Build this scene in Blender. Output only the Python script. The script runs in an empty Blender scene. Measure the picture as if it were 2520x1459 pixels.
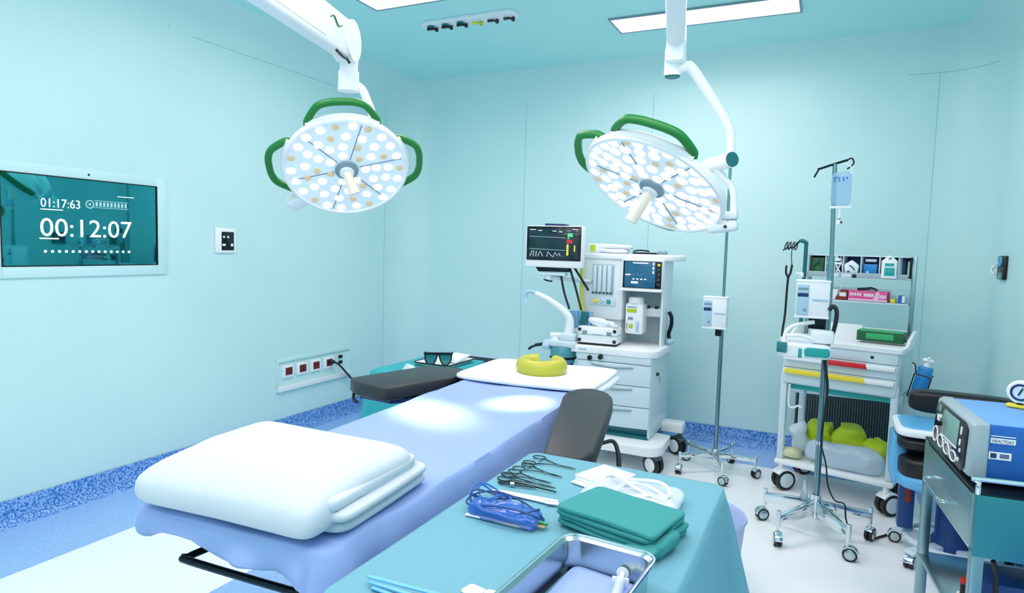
import bpy, bmesh, math, random
from mathutils import Matrix, Vector, noise
random.seed(7)
S = bpy.context.scene
COL = S.collection
PI = math.pi
R = math.radians

# ------------------------------------------------------------------ materials
def lin(h):
    h = h.lstrip('#')
    o = []
    for i in (0, 2, 4):
        v = int(h[i:i+2], 16) / 255
        o.append(v / 12.92 if v <= .04045 else ((v + .055) / 1.055) ** 2.4)
    return (*o, 1)

MATS = {}
def mat(name, col, rough=.5, metal=0., emit=None, estr=0., trans=0., alpha=1., spec=.5, bump=None, coat=0.):
    m = bpy.data.materials.new(name)
    m.use_nodes = True
    nt = m.node_tree
    b = nt.nodes['Principled BSDF']
    b.inputs['Base Color'].default_value = lin(col)
    b.inputs['Roughness'].default_value = rough
    b.inputs['Metallic'].default_value = metal
    b.inputs['Specular IOR Level'].default_value = spec
    b.inputs['Transmission Weight'].default_value = trans
    b.inputs['Alpha'].default_value = alpha
    b.inputs['Coat Weight'].default_value = coat
    if emit:
        b.inputs['Emission Color'].default_value = lin(emit)
        b.inputs['Emission Strength'].default_value = estr
        m.cycles.emission_sampling = 'NONE'   # small glowing faces: found by bounced rays, no light sampling
    if bump:
        sc, st = bump
        tc = nt.nodes.new('ShaderNodeTexCoord')
        n = nt.nodes.new('ShaderNodeTexNoise')
        n.inputs['Scale'].default_value = sc
        n.inputs['Detail'].default_value = 4
        bp = nt.nodes.new('ShaderNodeBump')
        bp.inputs['Strength'].default_value = st
        bp.inputs['Distance'].default_value = .01
        nt.links.new(tc.outputs['Object'], n.inputs['Vector'])
        nt.links.new(n.outputs['Fac'], bp.inputs['Height'])
        nt.links.new(bp.outputs['Normal'], b.inputs['Normal'])
    MATS[name] = m
    return m

def noise_mat(name, ca, cb, scale, rough=.5, lo=.4, hi=.6, detail=3, bumpst=0.):
    m = mat(name, ca, rough)
    nt = m.node_tree
    b = nt.nodes['Principled BSDF']
    tc = nt.nodes.new('ShaderNodeTexCoord')
    n = nt.nodes.new('ShaderNodeTexNoise')
    n.inputs['Scale'].default_value = scale
    n.inputs['Detail'].default_value = detail
    r = nt.nodes.new('ShaderNodeValToRGB')
    r.color_ramp.elements[0].position = lo
    r.color_ramp.elements[1].position = hi
    r.color_ramp.elements[0].color = lin(ca)
    r.color_ramp.elements[1].color = lin(cb)
    nt.links.new(tc.outputs['Object'], n.inputs['Vector'])
    nt.links.new(n.outputs['Fac'], r.inputs['Fac'])
    nt.links.new(r.outputs['Color'], b.inputs['Base Color'])
    if bumpst:
        bp = nt.nodes.new('ShaderNodeBump')
        bp.inputs['Strength'].default_value = bumpst
        bp.inputs['Distance'].default_value = .004
        nt.links.new(n.outputs['Fac'], bp.inputs['Height'])
        nt.links.new(bp.outputs['Normal'], b.inputs['Normal'])
    return m

noise_mat('wall_paint', '#c5eaeb', '#c8eced', 1.3, .42)
noise_mat('ceiling_paint', '#b3ebec', '#b6eced', 1.3, .5)
noise_mat('floor_vinyl', '#f4f9fb', '#f6fafc', 3, .3)
noise_mat('border_vinyl', '#8fb8ec', '#9dc3f0', 60, .35)
noise_mat('speckle', '#2a6fc4', '#93c0f0', 95, .45, .42, .58, 4, .3)
mat('seam', '#98cad2', .7)
mat('white', '#f1f6f9', .35)
mat('white_soft', '#e4edf2', .5)
mat('pale', '#cfe2ea', .4)
mat('pale_blue', '#aed0e6', .4)
mat('grey', '#9fb3bc', .4)
mat('mid_grey', '#7f98a4', .4)
mat('dark_grey', '#3b4a52', .45)
mat('black', '#0c0f13', .4)
mat('rubber', '#14191d', .55)
mat('pad_black', '#2b3034', .42, bump=(60, .04))
mat('navy', '#14306b', .35)
mat('steel', '#b9c9cf', .22, 1.)
mat('steel_brushed', '#8fb0b6', .34, 1.)
mat('chrome', '#dde6ea', .1, 1.)
mat('pole', '#7fa0a6', .25, 1.)
mat('steel_teal', '#3d8c98', .4, .85)
mat('steel_dark', '#1f2c33', .3, .8)
mat('instrument', '#39474d', .22, 1.)
mat('green_handle', '#0b7a2e', .4)
mat('dark_green', '#0d5a35', .45)
mat('bright_green', '#2ba564', .4)
mat('teal', '#18a3a0', .4)
mat('deep_teal', '#0d6a6e', .4)
mat('lens_on', '#ffffff', .3, emit='#fff6e6', estr=2.8)
mat('lens_dim', '#d6bf98', .3, emit='#e2cba4', estr=.6)
mat('lamp_glass', '#cfe0ea', .15, emit='#cfe0f0', estr=.7)
mat('lamp_handle', '#f6ead8', .4)
mat('panel_light', '#ffffff', .4, emit='#ffffff', estr=2.2)
mat('sheet', '#8fabe0', .75, bump=(160, .05))
mat('mattress_cover', '#7ea6de', .6)
mat('linen_white', '#e6edf3', .85, bump=(120, .05))
mat('blanket', '#c6d3de', .9, bump=(25, .12))
mat('gel_yellow', '#b9ba3a', .35)
mat('drape_cyan', '#66a4b5', .7, bump=(140, .04))
mat('drape_teal', '#2ba7b0', .7, bump=(80, .06))
mat('cloth_green', '#2f8f90', .75, bump=(60, .12))
mat('mirror_glass', '#3aa0a8', .03, .95)
mat('screen_black', '#06090c', .12)
mat('screen_dark', '#0f2a33', .12, emit='#12343d', estr=.5)
mat('screen_blue', '#1f5878', .15, emit='#215f80', estr=.75)
mat('screen_teal', '#2c7f85', .12)
mat('screen_grey', '#7fa79f', .2, emit='#7fa79f', estr=.2)
mat('glow_white', '#ffffff', .4, emit='#ffffff', estr=1.1)
mat('glow_pale', '#9fc6d0', .4, emit='#9fc6d0', estr=.7)
mat('glow_red', '#c02a36', .4, emit='#b0222e', estr=.6)
mat('glow_yellow', '#d8d23a', .4, emit='#d8d23a', estr=.7)
mat('glow_green', '#5fd38a', .4, emit='#5fd38a', estr=.6)
mat('red_socket', '#6a1512', .35)
mat('red', '#d21c22', .35)
mat('maroon', '#8e2318', .4)
mat('yellow', '#f2dc3c', .4)
mat('yellow_hose', '#d6d23e', .4)
mat('pink', '#f0569c', .45)
mat('light_pink', '#f7c4dc', .45)
mat('blue', '#2a6fc9', .4)
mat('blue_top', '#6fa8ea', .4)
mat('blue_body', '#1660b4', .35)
mat('deep_blue', '#123f80', .4)
mat('sky_blue', '#62b4e6', .35)
mat('liquid_blue', '#1f86cf', .2)
mat('bag_clear', '#cfe2f4', .15, alpha=.7)
mat('fluid_clear', '#a9d4f2', .15, alpha=.6)
mat('clear_plastic', '#dfeefa', .12, alpha=.55)
mat('blue_wrap', '#2f6fd0', .15, alpha=.65)
mat('lime', '#b7cf1c', .5)
mat('beige', '#dbd9b4', .6)
mat('hose_blue', '#79aed6', .3)
mat('canister', '#4f9aa6', .2, alpha=.9)
mat('gold', '#b9b07a', .4)
mat('grille', '#49595f', .5)
mat('lavender', '#b9cdf2', .5, alpha=.9)

# ------------------------------------------------------------------ mesh builder
def rotm(ax, ang):
    return Matrix.Rotation(R(ang), 4, ax)

def frame_to(d):
    d = Vector(d).normalized()
    return d.to_track_quat('Z', 'Y').to_matrix()

class MB:
    def __init__(s, M=None):
        s.v = []; s.f = []; s.M = M or Matrix.Identity(4)
    def add(s, vs, fs, T=None):
        k = len(s.v)
        M = s.M @ T if T is not None else s.M
        s.v += [M @ Vector(p) for p in vs]
        s.f += [[i + k for i in f] for f in fs]
        return s
    def box(s, c, d, bev=.004, rot=None, seg=2):
        T = Matrix.Translation(Vector(c))
        if rot is not None: T = T @ rot
        bm = bmesh.new()
        bmesh.ops.create_cube(bm, size=1)
        for v in bm.verts: v.co = Vector((v.co.x*d[0], v.co.y*d[1], v.co.z*d[2]))
        b = min(bev, min(d) * .49)
        if b > 0:
            bmesh.ops.bevel(bm, geom=bm.edges[:], offset=b, segments=seg, profile=.5, affect='EDGES')
        bm.verts.index_update()
        s.add([v.co.copy() for v in bm.verts], [[v.index for v in f.verts] for f in bm.faces], T)
        bm.free(); return s
    def slab(s, a, b, bev=.004):
        c = [(a[i]+b[i])/2 for i in range(3)]; d = [abs(b[i]-a[i]) for i in range(3)]
        return s.box(c, d, bev)
    def cyl(s, p0, p1, r0, r1=None, seg=24, caps=True):
        p0, p1 = Vector(p0), Vector(p1)
        r1 = r0 if r1 is None else r1
        L = (p1-p0).length
        return s.lathe([(0, 0), (r0, 0), (r1, L), (0, L)] if caps else [(r0, 0), (r1, L)], p0, p1-p0, seg)
    def lathe(s, prof, c=(0, 0, 0), axis=(0, 0, 1), seg=28):
        T = Matrix.Translation(Vector(c)) @ frame_to(axis).to_4x4()
        vs = []; fs = []; rings = []
        for r, z in prof:
            if r <= 1e-6:
                rings.append([len(vs)]); vs.append((0, 0, z))
            else:
                k = len(vs); rings.append(list(range(k, k+seg)))
                vs += [(r*math.cos(2*PI*i/seg), r*math.sin(2*PI*i/seg), z) for i in range(seg)]
        for a, b in zip(rings, rings[1:]):
            for i in range(seg):
                j = (i+1) % seg
                if len(a) == 1 and len(b) == 1: continue
                if len(a) == 1: fs.append([a[0], b[j], b[i]])
                elif len(b) == 1: fs.append([a[i], a[j], b[0]])
                else: fs.append([a[i], a[j], b[j], b[i]])
        return s.add(vs, fs, T)
    def tube(s, pts, r, seg=10, smooth=5, caps=True, closed=False, flat=None):
        P = [Vector(p) for p in pts]
        if smooth and len(P) > 2:
            Q = []; n = len(P); rng = n if closed else n-1
            for i in range(rng):
                p0 = P[(i-1) % n] if (closed or i > 0) else P[0]*2-P[1]
                p1 = P[i]; p2 = P[(i+1) % n]
                p3 = P[(i+2) % n] if (closed or i+2 < n) else P[-1]*2-P[-2]
                for k in range(smooth):
                    t = k/smooth
                    Q.append(.5*((2*p1)+(p2-p0)*t+(2*p0-5*p1+4*p2-p3)*t*t+(3*p1-p0-3*p2+p3)*t**3))
            if not closed: Q.append(P[-1])
            P = Q
        n = len(P)
        rr = r if callable(r) else (lambda t: r)
        tan = []
        for i in range(n):
            if closed: d = P[(i+1) % n]-P[i-1]
            else: d = P[min(i+1, n-1)]-P[max(i-1, 0)]
            tan.append(d.normalized() if d.length > 1e-9 else Vector((0, 0, 1)))
        up = Vector((0, 0, 1)) if abs(tan[0].z) < .9 else Vector((1, 0, 0))
        x = tan[0].cross(up).normalized()
        vs = []; fs = []
        for i in range(n):
            x = x - tan[i]*x.dot(tan[i])
            x = x.normalized() if x.length > 1e-6 else tan[i].orthogonal().normalized()
            y = tan[i].cross(x)
            q = rr(i/max(1, n-1))
            fx, fy = flat if flat else (1, 1)
            for k in range(seg):
                a = 2*PI*k/seg
                vs.append(P[i]+x*(q*fx*math.cos(a))+y*(q*fy*math.sin(a)))
        m = n if closed else n-1
        for i in range(m):
            j = (i+1) % n
            for k in range(seg):
                l = (k+1) % seg
                fs.append([i*seg+k, i*seg+l, j*seg+l, j*seg+k])
        if caps and not closed:
            fs.append(list(range(seg))[::-1]); fs.append(list(range((n-1)*seg, n*seg)))
        return s.add(vs, fs)
    def prism(s, poly, h, T=None, bev=0., seg=2):
        """polygon in local xy extruded from z=0 to h"""
        bm = bmesh.new()
        vs = [bm.verts.new((p[0], p[1], 0)) for p in poly]
        f = bm.faces.new(vs)
        r = bmesh.ops.extrude_face_region(bm, geom=[f])
        up = [g for g in r['geom'] if isinstance(g, bmesh.types.BMVert)]
        for v in up: v.co.z += h
        bmesh.ops.recalc_face_normals(bm, faces=bm.faces[:])
        if bev:
            ed = [e for e in bm.edges if len(e.link_faces) == 2 and e.calc_face_angle(0) > 1.0]
            bmesh.ops.bevel(bm, geom=ed, offset=bev, segments=seg, profile=.5, affect='EDGES')
        bm.verts.index_update()
        s.add([v.co.copy() for v in bm.verts], [[v.index for v in f.verts] for f in bm.faces], T)
        bm.free(); return s
    def soft(s, c, h, e1=.35, e2=.35, rot=None, amp=0., sc=6., seed=0, nu=40, nv=22):
        """superellipsoid: soft boxy shape"""
        T = Matrix.Translation(Vector(c))
        if rot is not None: T = T @ rot
        pw = lambda x, e: math.copysign(abs(x)**e, x)
        vs = []; fs = []
        for i in range(nv+1):
            v = -PI/2+PI*i/nv
            for j in range(nu):
                u = 2*PI*j/nu
                p = Vector((h[0]*pw(math.cos(v), e1)*pw(math.cos(u), e2), h[1]*pw(math.cos(v), e1)*pw(math.sin(u), e2), h[2]*pw(math.sin(v), e1)))
                if amp:
                    q = p*sc+Vector((seed*3.1, seed*1.7, 0))
                    n = noise.noise_vector(q)
                    p = p+n*amp
                vs.append(p)
        for i in range(nv):
            for j in range(nu):
                k = (j+1) % nu
                fs.append([i*nu+j, i*nu+k, (i+1)*nu+k, (i+1)*nu+j])
        return s.add(vs, fs, T)
    def text(s, body, size, T, depth=.0006, align='LEFT', width=None):
        cu = bpy.data.curves.new('lettering', 'FONT')
        cu.body = body; cu.size = size; cu.extrude = depth; cu.align_x = align
        cu.resolution_u = 3
        o = bpy.data.objects.new('lettering', cu); COL.objects.link(o)
        dg = bpy.context.evaluated_depsgraph_get()
        me = bpy.data.meshes.new_from_object(o.evaluated_get(dg))
        vs = [v.co.copy() for v in me.vertices]
        if width and vs:
            w = max(v.x for v in vs)-min(v.x for v in vs)
            for v in vs: v.x *= width/max(w, 1e-6)
        s.add(vs, [list(p.vertices) for p in me.polygons], T)
        bpy.data.objects.remove(o); bpy.data.meshes.remove(me); bpy.data.curves.remove(cu)
        return s
    def build(s, name, m, parent=None, smooth=True, label=None, ang=40):
        me = bpy.data.meshes.new(name)
        me.from_pydata([tuple(v) for v in s.v], [], s.f)
        bm = bmesh.new(); bm.from_mesh(me)
        bmesh.ops.recalc_face_normals(bm, faces=bm.faces[:])
        bm.to_mesh(me); bm.free()
        if smooth:
            me.shade_smooth(); me.set_sharp_from_angle(angle=R(ang))
        me.materials.append(MATS[m])
        o = bpy.data.objects.new(name, me); COL.objects.link(o)
        if parent is not None: o.parent = parent
        if label: o['label'] = label
        return o

def thing(name, label, cat, loc=(0, 0, 0), rz=0., group=None):
    o = bpy.data.objects.new(name, None); COL.objects.link(o)
    o.empty_display_size = .05
    o.location = loc; o.rotation_euler = (0, 0, R(rz))
    o['label'] = label; o['category'] = cat
    if group: o['group'] = group
    return o
def tag(o, label, cat, group=None, loc=None, rz=None):
    o['label'] = label; o['category'] = cat
    if group: o['group'] = group
    if loc is not None: o.location = loc
    if rz is not None: o.rotation_euler = (0, 0, R(rz))
    return o
def struct(o, label=None):
    o['kind'] = 'structure'
    if label: o['label'] = label
    return o
def copy_tree(o, parent=None):
    c = o.copy(); COL.objects.link(c)
    if parent is not None: c.parent = parent
    for ch in [x for x in o.children]: copy_tree(ch, c)
    return c
def nz(x, y, z=0.): return noise.noise(Vector((x, y, z)))

# ------------------------------------------------------------------ camera (calibrated from the photograph)
cam = bpy.data.cameras.new('camera'); camo = bpy.data.objects.new('camera', cam); COL.objects.link(camo)
f_, cx_, cy_ = 1605., 1260., 729.5
def ray(u, v): return Vector(((u-cx_)/f_, (cy_-v)/f_, -1.))
ay = ray(2035, 630).normalized()
ax = -ray(-2093, 514); ax = (ax-ay*ax.dot(ay)).normalized()
az = ax.cross(ay)
camo.matrix_world = Matrix.Translation((0, 0, 1.5)) @ Matrix((ax, ay, az)).to_4x4()
cam.sensor_width = 36; cam.lens = f_/2520*36; cam.clip_start = .02
S.camera = camo

# ------------------------------------------------------------------ room shell
XL, XR, YB, YF, H = -3.72, .95, 5.32, -1.5, 3.0
RC = .34
path_l = [((XL, YF+(YB-RC-YF)*i/12), (1, 0)) for i in range(13)]
path_b = [((XL+RC-RC*math.cos(a), YB-RC+RC*math.sin(a)), (math.cos(a), -math.sin(a))) for a in [PI/2*i/10 for i in range(11)]]
path_b += [((XL+RC+(XR-XL-2*RC)*i/10, YB), (0, -1)) for i in range(1, 10)]
path_b += [((XR-RC+RC*math.sin(a), YB-RC+RC*math.cos(a)), (-math.sin(a), -math.cos(a))) for a in [PI/2*i/10 for i in range(11)]]
path_r = [((XR, YB-RC-(YB-RC-YF)*i/12), (-1, 0)) for i in range(13)]
def sweep(path, prof):
    m = MB(); k = len(prof)
    vs = [(p[0]+n[0]*d, p[1]+n[1]*d, z) for p, n in path for d, z in prof]
    fs = [[i*k+j, i*k+j+1, (i+1)*k+j+1, (i+1)*k+j] for i in range(len(path)-1) for j in range(k-1)]
    return m.add(vs, fs)
cr = .22
wall_prof = [(0, 0), (0, 1.4), (0, H-cr)] + [(cr-cr*math.cos(a), H-cr+cr*math.sin(a)) for a in [PI/2*i/8 for i in range(1, 9)]]
def shell(o):
    # give the wall sheet real thickness, outward from the room
    md = o.modifiers.new('thickness', 'SOLIDIFY'); md.thickness = .08
    return o
for nm, pth in (('wall_left', path_l), ('wall_back', path_b), ('wall_right', path_r)):
    m = MB(); q = sweep(pth, wall_prof)
    # outer skin so that the wall is solid
    n_in = len(q.v)
    k = len(wall_prof)
    out = sweep(pth, [(-.08, z+(.0 if z < H-.01 else .08)) for d, z in wall_prof])
    m.add(q.v, q.f); m.add(out.v, [f[::-1] for f in out.f])
    struct(m.build(nm, 'wall_paint'))
m = MB(); m.slab((XL-.08, YF-.08, 0), (XR+.08, YF, H), 0); struct(m.build('wall_front', 'wall_paint', smooth=False))
m = MB(); m.slab((XL-.08, YF-.08, -.08), (XR+.08, YB+.08, 0), 0); struct(m.build('floor', 'floor_vinyl', smooth=False))
m = MB(); m.slab((XL-.08, YF-.08, H), (XR+.08, YB+.08, H+.08), 0); struct(m.build('ceiling', 'ceiling_paint', smooth=False))
base_prof = [(.004, .132), (.010, .130), (.011, .06), (.016, .03), (.03, .012), (.055, .003), (.06, .0006)]
for nm, pth in (('baseboard_left', path_l), ('baseboard_back', path_b), ('baseboard_right', path_r)):
    struct(sweep(pth, base_prof).build(nm, 'speckle'))
# blue floor border round the room, with a rounded inner corner
m = MB()
outer = [(XL, YF), (XL, YB), (XR, YB), (XR, YF)]
bi = [(XL+.565, YF)] + [(XL+.565+.25-.25*math.cos(a), 4.83-.25+.25*math.sin(a)) for a in [PI/2*i/8 for i in range(9)]] + [(XR-.35, 4.83), (XR-.35, YF)]
def strip_poly(a, b, z0, z1):
    T = Matrix.Translation((0, 0, z0))
    MBm.prism(a+b[::-1], z1-z0, T)
MBm = m
strip_poly([(XL, YF), (XL, YB)], [(XL+.565, YF), (XL+.565, YB)], .0, .002)
strip_poly([(XL+.565, 4.85), (XL+.565, YB)], [(XR, 4.85), (XR, YB)], .0, .002)
strip_poly([(XR-.35, YF), (XR-.35, 4.85)], [(XR, YF), (XR, 4.85)], .0, .002)
struct(m.build('trim_1', 'border_vinyl', smooth=False))
m = MB(); m.prism([(-2.28, .6), (-1.35, .6), (-1.35, 2.17), (-2.28, 2.17)], .002); struct(m.build('trim_2', 'border_vinyl', smooth=False))
# fine panel joints
m = MB()
for x in (-2.46, -1.331, .62): m.slab((x-.0015, YB-.002, .13), (x+.0015, YB, 2.77), 0)
arc = [((XR-RC+RC*math.sin(a), YB-RC+RC*math.cos(a)), (-math.sin(a), -math.cos(a))) for a in [PI/2*i/10 for i in range(8)]]
q = sweep([((.44, YB), (0, -1))]+arc, [(.0, 2.759), (.0025, 2.759), (.0025, 2.762), (.0, 2.762)]); m.add(q.v, q.f)
struct(m.build('trim_3', 'seam', smooth=False))
m = MB()
for y in (5.03-.06, 2.779): m.slab((XL, y-.0015, .13 if y > 3 else 2.78), (XL+.002, y+.0015, 2.77 if y > 3 else 2.86), 0)
m.slab((XL, 2.95, 2.777), (XL+.002, 4.3, 2.780), 0)
struct(m.build('trim_4', 'seam', smooth=False))

# ------------------------------------------------------------------ ceiling fittings
def ceiling_light(name_label, x0, x1, y0, y1):
    t = thing('ceiling_light', name_label, 'ceiling light', ((x0+x1)/2, (y0+y1)/2, H), group='ceiling light panels')
    w, d = (x1-x0)/2, (y1-y0)/2
    m = MB()
    for a, b in (((-w-.012, -d-.012), (w+.012, -d)), ((-w-.012, d), (w+.012, d+.012)), ((-w-.012, -d), (-w, d)), ((w, -d), (w+.012, d))):
        m.slab((a[0], a[1], -.012), (b[0], b[1], 0), .002)
    m.build('frame', 'mid_grey', t)
    MB().slab((-w, -d, -.008), (w, d, 0), .001).build('diffuser', 'panel_light', t)
    L = bpy.data.lights.new('panel_glow', 'AREA'); L.shape = 'RECTANGLE'; L.size = 2*w; L.size_y = 2*d
    L.energy = PANEL_W; L.color = PANEL_C
    lo = bpy.data.objects.new('panel_glow', L); COL.objects.link(lo); lo.location = (0, 0, -.016); lo.parent = t
    return t
PANEL_W = 43; PANEL_C = (1., .75, .73)
ceiling_light('long white ceiling light panel behind the right lamp arm', -1.36, -.235, 4.2, 4.47)
ceiling_light('white ceiling light panel cut off by the top edge above the left lamp', -2.69, -1.56, 3.22, 3.49)

t = thing('gas_outlet_rail', 'white ceiling strip of six dark gas outlets beside the light panels', 'gas outlet', (-2.22, 3.855, H))
MB().prism([(.36*math.cos(a)*(.97+.03)+0, .065*math.sin(a)) if 0 else (.30*(1 if math.cos(a) > 0 else -1)+.06*math.cos(a), .065*math.sin(a)) for a in [2*PI*i/24+PI/24 for i in range(24)]], .022, Matrix.Translation((0, 0, -.022)), .004).build('plate', 'white_soft', t)
for i in range(6):
    x = -.29+.116*i
    o = MB().cyl((x, -.01, -.034), (x, -.01, -.02), .028, .024, 16).build('outlet', 'pale' if i > 2 else 'deep_teal', t)
    MB().box((x-.005, -.015, -.042), (.045, .014, .014), .004).cyl((x+.02, .03, -.045), (x+.02, .03, -.02), .011, .011, 10).box((x+.02, .012, -.04), (.012, .04, .01), .002).build('valve', 'black' if i != 3 else 'lime', o)

# ------------------------------------------------------------------ left wall: monitor, plate, sockets
LW = Matrix.Translation((XL, 0, 0)) @ Matrix(((0, 0, 1, 0), (1, 0, 0, 0), (0, 1, 0, 0), (0, 0, 0, 1)))  # local (x=along +Y, y=up, z=out of wall)
t = thing('wall_monitor', 'flush wall screen showing white clock digits beside the room reflection', 'monitor', (XL, 2.25, 1.57))
off = Matrix.Translation((-XL, -2.25, -1.57))
ML = off @ LW
m = MB(ML)
y0, y1, z0, z1 = 1.835, 2.672, 1.336, 1.803
a0, a1, b0, b1 = 1.76, 2.745, 1.272, 1.862
m.slab((a0, b0, 0), (y0, b1, .012), .002).slab((y1, b0, 0), (a1, b1, .012), .002).slab((y0, b0, 0), (y1, z0, .012), .002).slab((y0, z1, 0), (y1, b1, .012), .002)
m.build('frame', 'wall_paint', t)
m = MB(ML)
for q in (((y0-.006, z0-.006), (y0, z1+.006)), ((y1, z0-.006), (y1+.006, z1+.006)), ((y0, z0-.006), (y1, z0)), ((y0, z1), (y1, z1+.006))):
    m.slab((*q[0], .0), (*q[1], .0135), 0)
m.build('gasket', 'black', t, smooth=False)
MB(ML).slab((y0, z0, 0), (y1, z1, .008), 0).build('screen', 'mirror_glass', t, smooth=False)
T = lambda x, y, z=.0085: Matrix.Translation((x, y, z))
m = MB(ML).text('00:12:07', .138, T(2.01, 1.49), width=.5); m.slab((2.01, 1.474, .008), (2.105, 1.481, .0095), 0)
m.build('clock_digits', 'glow_white', t, smooth=False)
m = MB(ML).text('01:17:63', .066, T(2.018, 1.643), width=.2); m.slab((2.018, 1.628, .008), (2.13, 1.633, .0095), 0)
m.build('timer_digits', 'glow_white', t, smooth=False)
m = MB(ML)
ring = [(2.273+.021*math.cos(2*PI*i/20), 1.672+.021*math.sin(2*PI*i/20), .009) for i in range(20)]
m.tube(ring, .0035, 6, 0, closed=True); m.cyl((2.273, 1.672, .008), (2.273, 1.672, .0095), .007)
m.slab((2.298, 1.693, .008), (2.495, 1.696, .0095), 0).slab((2.298, 1.655, .008), (2.495, 1.658, .0095), 0)
for i in range(9): m.slab((2.305+.021*i, 1.663, .008), (2.317+.021*i, 1.688, .0092), 0)
m.build('status_bar', 'glow_pale', t, smooth=False)
m = MB(ML)
for i in range(14): m.slab((2.03+.016*i*2.2, 1.403, .008), (2.03+.016*i*2.2+.014, 1.416, .0092), 0)
m.slab((2.43, 1.725, .008), (2.53, 1.729, .0095), 0)
m.build('icon_row', 'glow_white', t, smooth=False)
MB(ML).cyl((2.268, 1.834, .012), (2.268, 1.834, .0135), .006).build('sensor', 'black', t)

t = thing('wall_plate', 'white wall plate with a black insert right of the wall screen', 'control plate', (XL, 3.183, 1.49))
MP = Matrix.Translation((-XL, -3.183, -1.49)) @ LW
MB(MP).slab((3.1, 1.406, 0), (3.266, 1.576, .014), .004).build('plate', 'white', t)
o = MB(MP).slab((3.146, 1.424, .01), (3.248, 1.55, .0165), .002).build('insert', 'screen_black', t)
for x, y, w, h in ((3.163, 1.515, .014, .014), (3.197, 1.515, .014, .014), (3.163, 1.461, .028, .014), (3.229, 1.461, .02, .018)):
    MB(MP).box((x, y, .0175), (w, h, .003), .001).build('button', 'white', o)

t = thing('socket_panel', 'recessed wall panel of four dark red power sockets', 'socket panel', (XL, 4.07, .48))
MS = Matrix.Translation((-XL, -4.07, -.48)) @ LW
m = MB(MS)
m.slab((3.65, .572, 0), (4.495, .6, .012), .002).slab((3.65, .375, 0), (3.664, .572, .012), .002).slab((4.481, .375, 0), (4.495, .572, .012), .002)
m.build('frame', 'wall_paint', t)
MB(MS).slab((3.65, .345, 0), (4.495, .385, .03), .004).build('ledge', 'white_soft', t)
MB(MS).slab((3.664, .566, 0), (4.481, .573, .0125), 0).build('shadow_gap', 'seam', t)
MB(MS).slab((3.664, .385, 0), (4.481, .566, .003), 0).build('backplate', 'wall_paint', t)
for y in (3.758, 3.908, 4.06, 4.216):
    o = MB(MS).box((y, .496, .012), (.112, .098, .02), .004).build('socket', 'white', t)
    MB(MS).box((y, .496, .0225), (.07, .058, .004), .001).build('socket_insert', 'red_socket', o)
for z in (.523, .476):
    MB(MS).box((4.368, z, .008), (.045, .026, .012), .003).build('switch', 'black', t)
MB(MS).box((4.22, .432, .006), (.085, .022, .008), .002).build('label_strip', 'pale', t)
o = MB().tube([(XL+.02, 4.216, .498), (XL+.05, 4.235, .5), (XL+.07, 4.28, .47), (XL+.06, 4.38, .39), (XL+.055, 4.5, .28), (XL+.06, 4.6, .17), (XL+.12, 4.6, .06), (XL+.5, 4.2, .012)], .008, 8, 6).box((XL+.04, 4.222, .5), (.035, .05, .03), .006).build('power_cord', 'rubber')
tag(o, 'black power cord plugged into the rightmost wall socket', 'cord')

# low return air grilles in the back corners
def grille(label, x0, x1):
    t = thing('air_grille', label, 'air grille', ((x0+x1)/2, YB, .3), group='low air grilles in the room corners')
    w = (x1-x0)/2
    MB().slab((-w, -.022, -.16), (w, 0, .185), .003).build('backplate', 'dark_grey', t)
    m = MB(); n = int(2*w/.017)
    for i in range(n): m.slab((-w+.017*i+.003, -.032, -.15), (-w+.017*i+.012, -.02, .165), .001)
    m.build('louvres', 'grille', t)
    MB().slab((-w-.01, -.03, .172), (w+.01, 0, .195), .004).build('top_rail', 'pale', t)
grille('grey ribbed air grille behind the operating table head', -3.2, -2.4)
grille('dark ribbed air grille behind the drug trolley', -.15, .5)

# right wall device
t = thing('wall_intercom', 'black wall device with a round blue dial on the right wall', 'wall device', (XR, 4.74, 1.46))
m = MB(); m.slab((-.022, -.075, -.07), (0, .075, .07), .006); m.build('case', 'black', t)
MB().lathe([(.016, 0), (.03, .004), (.03, .012), (.02, .012), (.018, .004)], (-.02, -.02, .035), (-1, 0, 0)).build('dial', 'sky_blue', t)
MB().slab((-.025, -.06, -.066), (-.015, .04, -.03), .002).build('display', 'screen_teal', t)
MB().tube([(-.03, .075, .01), (-.045, .085, -.005), (-.045, .085, -.025), (-.03, .075, -.04)], .008, 8).build('hook', 'white', t)

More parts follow.
